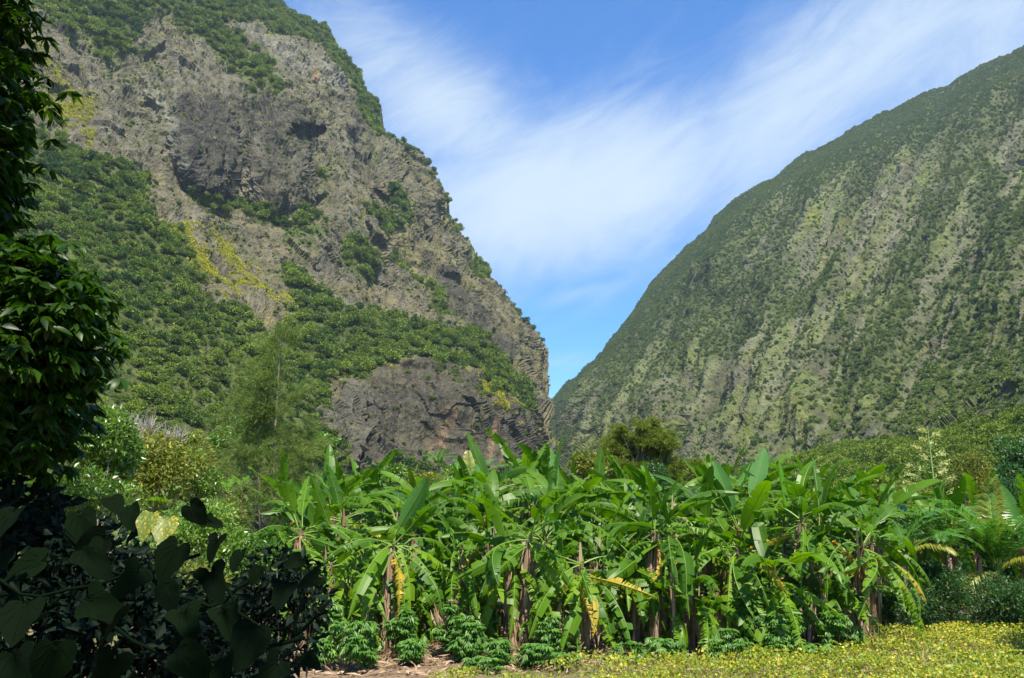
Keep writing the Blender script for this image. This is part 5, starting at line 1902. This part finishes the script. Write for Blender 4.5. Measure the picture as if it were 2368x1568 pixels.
n = 95000
x = -3 + 19 * r.random(n)
y = 13.5 + 10.5 * r.random(n)
mk = field_mask(x, y)
k_ = r.random(n) < mk
x, y = x[k_], y[k_]
hfld = .10 + .28 * r.random(len(x)) ** .8 * (.6 + .7 * sstep(fbm(np.stack([x / .7, y / .7, x * 0], 1), 2, 1012), -.3, .4))
P = np.stack([x, y, ground_h(x, y) + hfld], 1)
D = norm(np.stack([r.normal(size=len(x)), r.normal(size=len(x)), -.1 + .5 * r.normal(size=len(x))], 1))
L = .055 * (.6 + .8 * r.random(len(x)))
V, Fq = leaf_quads(P, D, L, L * .95, r, .05)
yn = fbm(np.stack([x / 1.6, y / 1.6, x * 0], 1), 3, 1013)
isy = (r.random(len(x)) < .20 + .30 * sstep(yn, -.1, .5) + .12 * (y > 18.5)) & (hfld > .16)
bf = Buf()
bf.add(V, Fq, np.repeat(r.random(len(x)), 4), 0)
bf.m[0][isy] = 1
# dry stalks
ns = 9000
xs_, ys_ = x[:ns], y[:ns]
Ps = np.stack([xs_, ys_, ground_h(xs_, ys_)], 1)
Ds = norm(np.stack([r.normal(size=len(xs_)) * .3, r.normal(size=len(xs_)) * .3, np.ones(len(xs_))], 1))
V, Fq = leaf_quads(Ps, Ds, .18 + .2 * r.random(len(xs_)), .012, r)
bf.add(V, Fq, np.repeat(r.random(len(xs_)), 4), 2)
o = tag(link('bean_plants', bf.mesh('bean_plants', [M['bean'], M['bean_yellow'], M['straw']])), 'low bean plants with yellowing leaves covering the field in front', kind='stuff')

# short grass
n = 70000
x = -9 + 25 * r.random(n)
y = 13.5 + 13.5 * r.random(n)
gn = fbm(np.stack([x / 1.5, y / 1.5, x * 0], 1), 3, 1020)
dens_g = sstep(gn + .02 + np.where(y < 19.2, .25 * np.clip((x - 1) / 4, -.6, 1), 0) + np.where(x > 8.2, .45, 0) - np.where(y > 25, 1, 0), .0, .5)
k_ = r.random(n) < dens_g
x, y = x[k_], y[k_]
P = np.stack([x, y, ground_h(x, y) - .01], 1)
D = norm(np.stack([r.normal(size=len(x)) * .5, r.normal(size=len(x)) * .5, np.ones(len(x))], 1))
V, Fq = leaf_quads(P, D, .06 + .12 * r.random(len(x)), .011, r, .1)
bf = Buf()
bf.add(V, Fq, np.repeat(r.random(len(x)), 4), 0)
tag(link('grass', bf.mesh('grass', [M['grass']])), 'short dry and green grass at the edge of the grove', kind='stuff')

# dry banana litter: strips lying about and leaning on the trunk feet
n = 6000
x = -7.5 + 17 * r.random(n)
y = 17.4 + 8.5 * r.random(n) ** 1.1
P = np.stack([x, y, ground_h(x, y) + .02 + .08 * r.random(n)], 1)
D = norm(np.stack([r.normal(size=n), r.normal(size=n) * .8, .10 + .18 * r.normal(size=n)], 1))
V, Fq = leaf_quads(P, D, .12 + .34 * r.random(n) ** 2, .02 + .04 * r.random(n), r, .06)
bf = Buf()
bf.add(V, Fq, np.repeat(r.random(n), 4), 0)
# upright shreds round the trunks
n = 2600
x = -6.5 + 15 * r.random(n)
y = 20.2 + 1.6 * r.random(n)
cl_ = fbm(np.stack([x / .5, y / .5, x * 0], 1), 2, 1033)
kk_ = cl_ > -.05
x, y = x[kk_], y[kk_]
P = np.stack([x, y, ground_h(x, y) + .5 * r.random(len(x))], 1)
D = norm(np.stack([r.normal(size=len(x)) * .3, r.normal(size=len(x)) * .3, np.ones(len(x))], 1))
V, Fq = leaf_quads(P, D, .25 + .5 * r.random(len(x)), .05 + .06 * r.random(len(x)), r, .08)
bf.add(V, Fq, np.repeat(r.random(len(x)), 4), 0)
tag(link('leaf_litter', bf.mesh('leaf_litter', [M['dead']])), 'dry brown banana leaf litter around the trunk feet', kind='stuff')


def stump(px, py_b, hgt, tilt, label_, seed, rad=.08):
    Yd = 20.0
    x_ = gx(px, py_b, Yd)
    t_ = thing('banana_stump', label_, 'stump', (x_, Yd, gh(x_, Yd)), 0, 'cut banana stumps')
    r_ = np.random.default_rng(seed)
    b_ = Buf()
    n_ = 7
    zs_ = np.linspace(-.05, hgt, n_)
    b_.tube(np.stack([zs_ * tilt, zs_ * 0, zs_], 1), rad * np.linspace(1.2, .85, n_), 8, .5, 0)
    for j in range(14):
        a = r_.random() * 6.28
        o_ = np.array([math.cos(a), math.sin(a), 0])
        tt_ = np.array([-math.sin(a), math.cos(a), 0])
        z_ = hgt * r_.random() * .7
        c_ = np.array([z_ * tilt, 0, z_]) + o_ * rad * 1.1
        e_ = c_ + np.array([.25 * tilt, 0, .3 + .3 * r_.random()]) + o_ * .05
        b_.add([c_ - tt_ * .035, c_ + tt_ * .035, e_ + tt_ * .015, e_ - tt_ * .015], [(0, 1, 2, 3)], r_.random(), 1)
    link('trunk', b_.mesh('banana_stump', [M['stem'], M['dead']], True), t_)


stump(1575, 1490, .75, .05, 'pale splintered banana stump right of the low cassava patch', 1)
stump(1625, 1485, .55, -.1, 'short splintered stump beside the pale one', 2)
stump(1865, 1500, 1.15, .22, 'green and brown leaning cut trunk at the right of the grove', 3)
stump(1905, 1500, .9, .45, 'leaning withered trunk right of the green cut trunk', 4)
stump(700, 1490, .8, -.05, 'reddish cut trunk at the left end of the grove', 5)
stump(1515, 1470, .9, .0, 'brown striped stump behind the low cassava patch', 6)

r = np.random.default_rng(1100)
for k, (px, py, sz, lab) in enumerate([(1590, 1510, .16, 'dark grey stone at the grove edge left of its pale neighbour'), (1625, 1508, .12, 'smaller grey stone right of the dark one'),
                                       (1470, 1560, .10, 'half buried grey stone near the bottom edge'), (1940, 1498, .14, 'pale stone under the last cassava')]):
    th = np.linspace(0, 1, 1)
    c = at(px, py, 19.2)
    me = bpy.data.meshes.new('stone_shape')
    import bmesh
    bm = bmesh.new()
    bmesh.ops.create_icosphere(bm, subdivisions=3, radius=1)
    for v_ in bm.verts:
        p_ = np.array([list(v_.co * 1.3 + Vector((k * 7, 0, 0)))])
        f_ = 1 + .35 * float(fbm(p_, 3, 1101 + k)[0])
        v_.co = Vector((v_.co.x * f_ * 1.3, v_.co.y * f_, v_.co.z * f_ * .7))
    bm.to_mesh(me)
    bm.free()
    me.materials.append(M['stone'])
    x_, y_ = gx(px, py, 19.3), 19.3
    o = link('stone', me, loc=(x_, y_, gh(x_, y_) + sz * .25), rot=(0, 0, k), scale=sz)
    tag(o, lab, 'stone', 'stones at the grove edge')

# tree whose shadow falls on the right corner of the field (it stands just outside the picture)
shrub('broadleaf_tree', 'tall tree just beyond the right edge that shades the field corner', 'tree', (14.3, 16.7, 0), blobset(0, 0, 5.3, 2.4, 1.7, 1.6, 14, 790), 12000, .26, .5, 'hedge', 790, trunk_r=.14)
# dense growth that closes the view between the trunks behind the grove
for k in range(12):
    px_shrub('thicket_shrub', 'shaded shrub behind the trunks at the back of the grove' if k < 9 else 'shaded shrub closing the view behind the palm trunks', 'shrub', 640 + 165 * k, 1300, 220, 190, 32, 1500, .3, .5, 'hedge', 1200 + k, 9, group='shrubs behind the grove' if k < 9 else 'shrubs behind the palms')

# ------------------------------------------------------------------ haze
HB = 2600.0
top_z = 1500.0
bpy.ops.mesh.primitive_cube_add(size=1, location=(0, 400, (top_z - 8) / 2))
hz = bpy.context.object
hz.name = 'haze'
hz.scale = (2 * 3400, 2 * 3400, top_z + 8)
hm = bpy.data.materials.new('haze')
hm.use_nodes = True
ht = NT(hm.node_tree)
ht.n.clear()
ho = ht.node('ShaderNodeOutputMaterial')
pv = ht.node('ShaderNodeVolumePrincipled')
pv.inputs['Color'].default_value = (0.66, 0.82, 1.0, 1)
pv.inputs['Density'].default_value = 0.000055
pv.inputs['Anisotropy'].default_value = 0.2
ht.l.new(pv.outputs[0], ho.inputs['Volume'])
hz.data.materials.append(hm)
tag(hz, 'pale blue air haze filling the valley', kind='stuff')
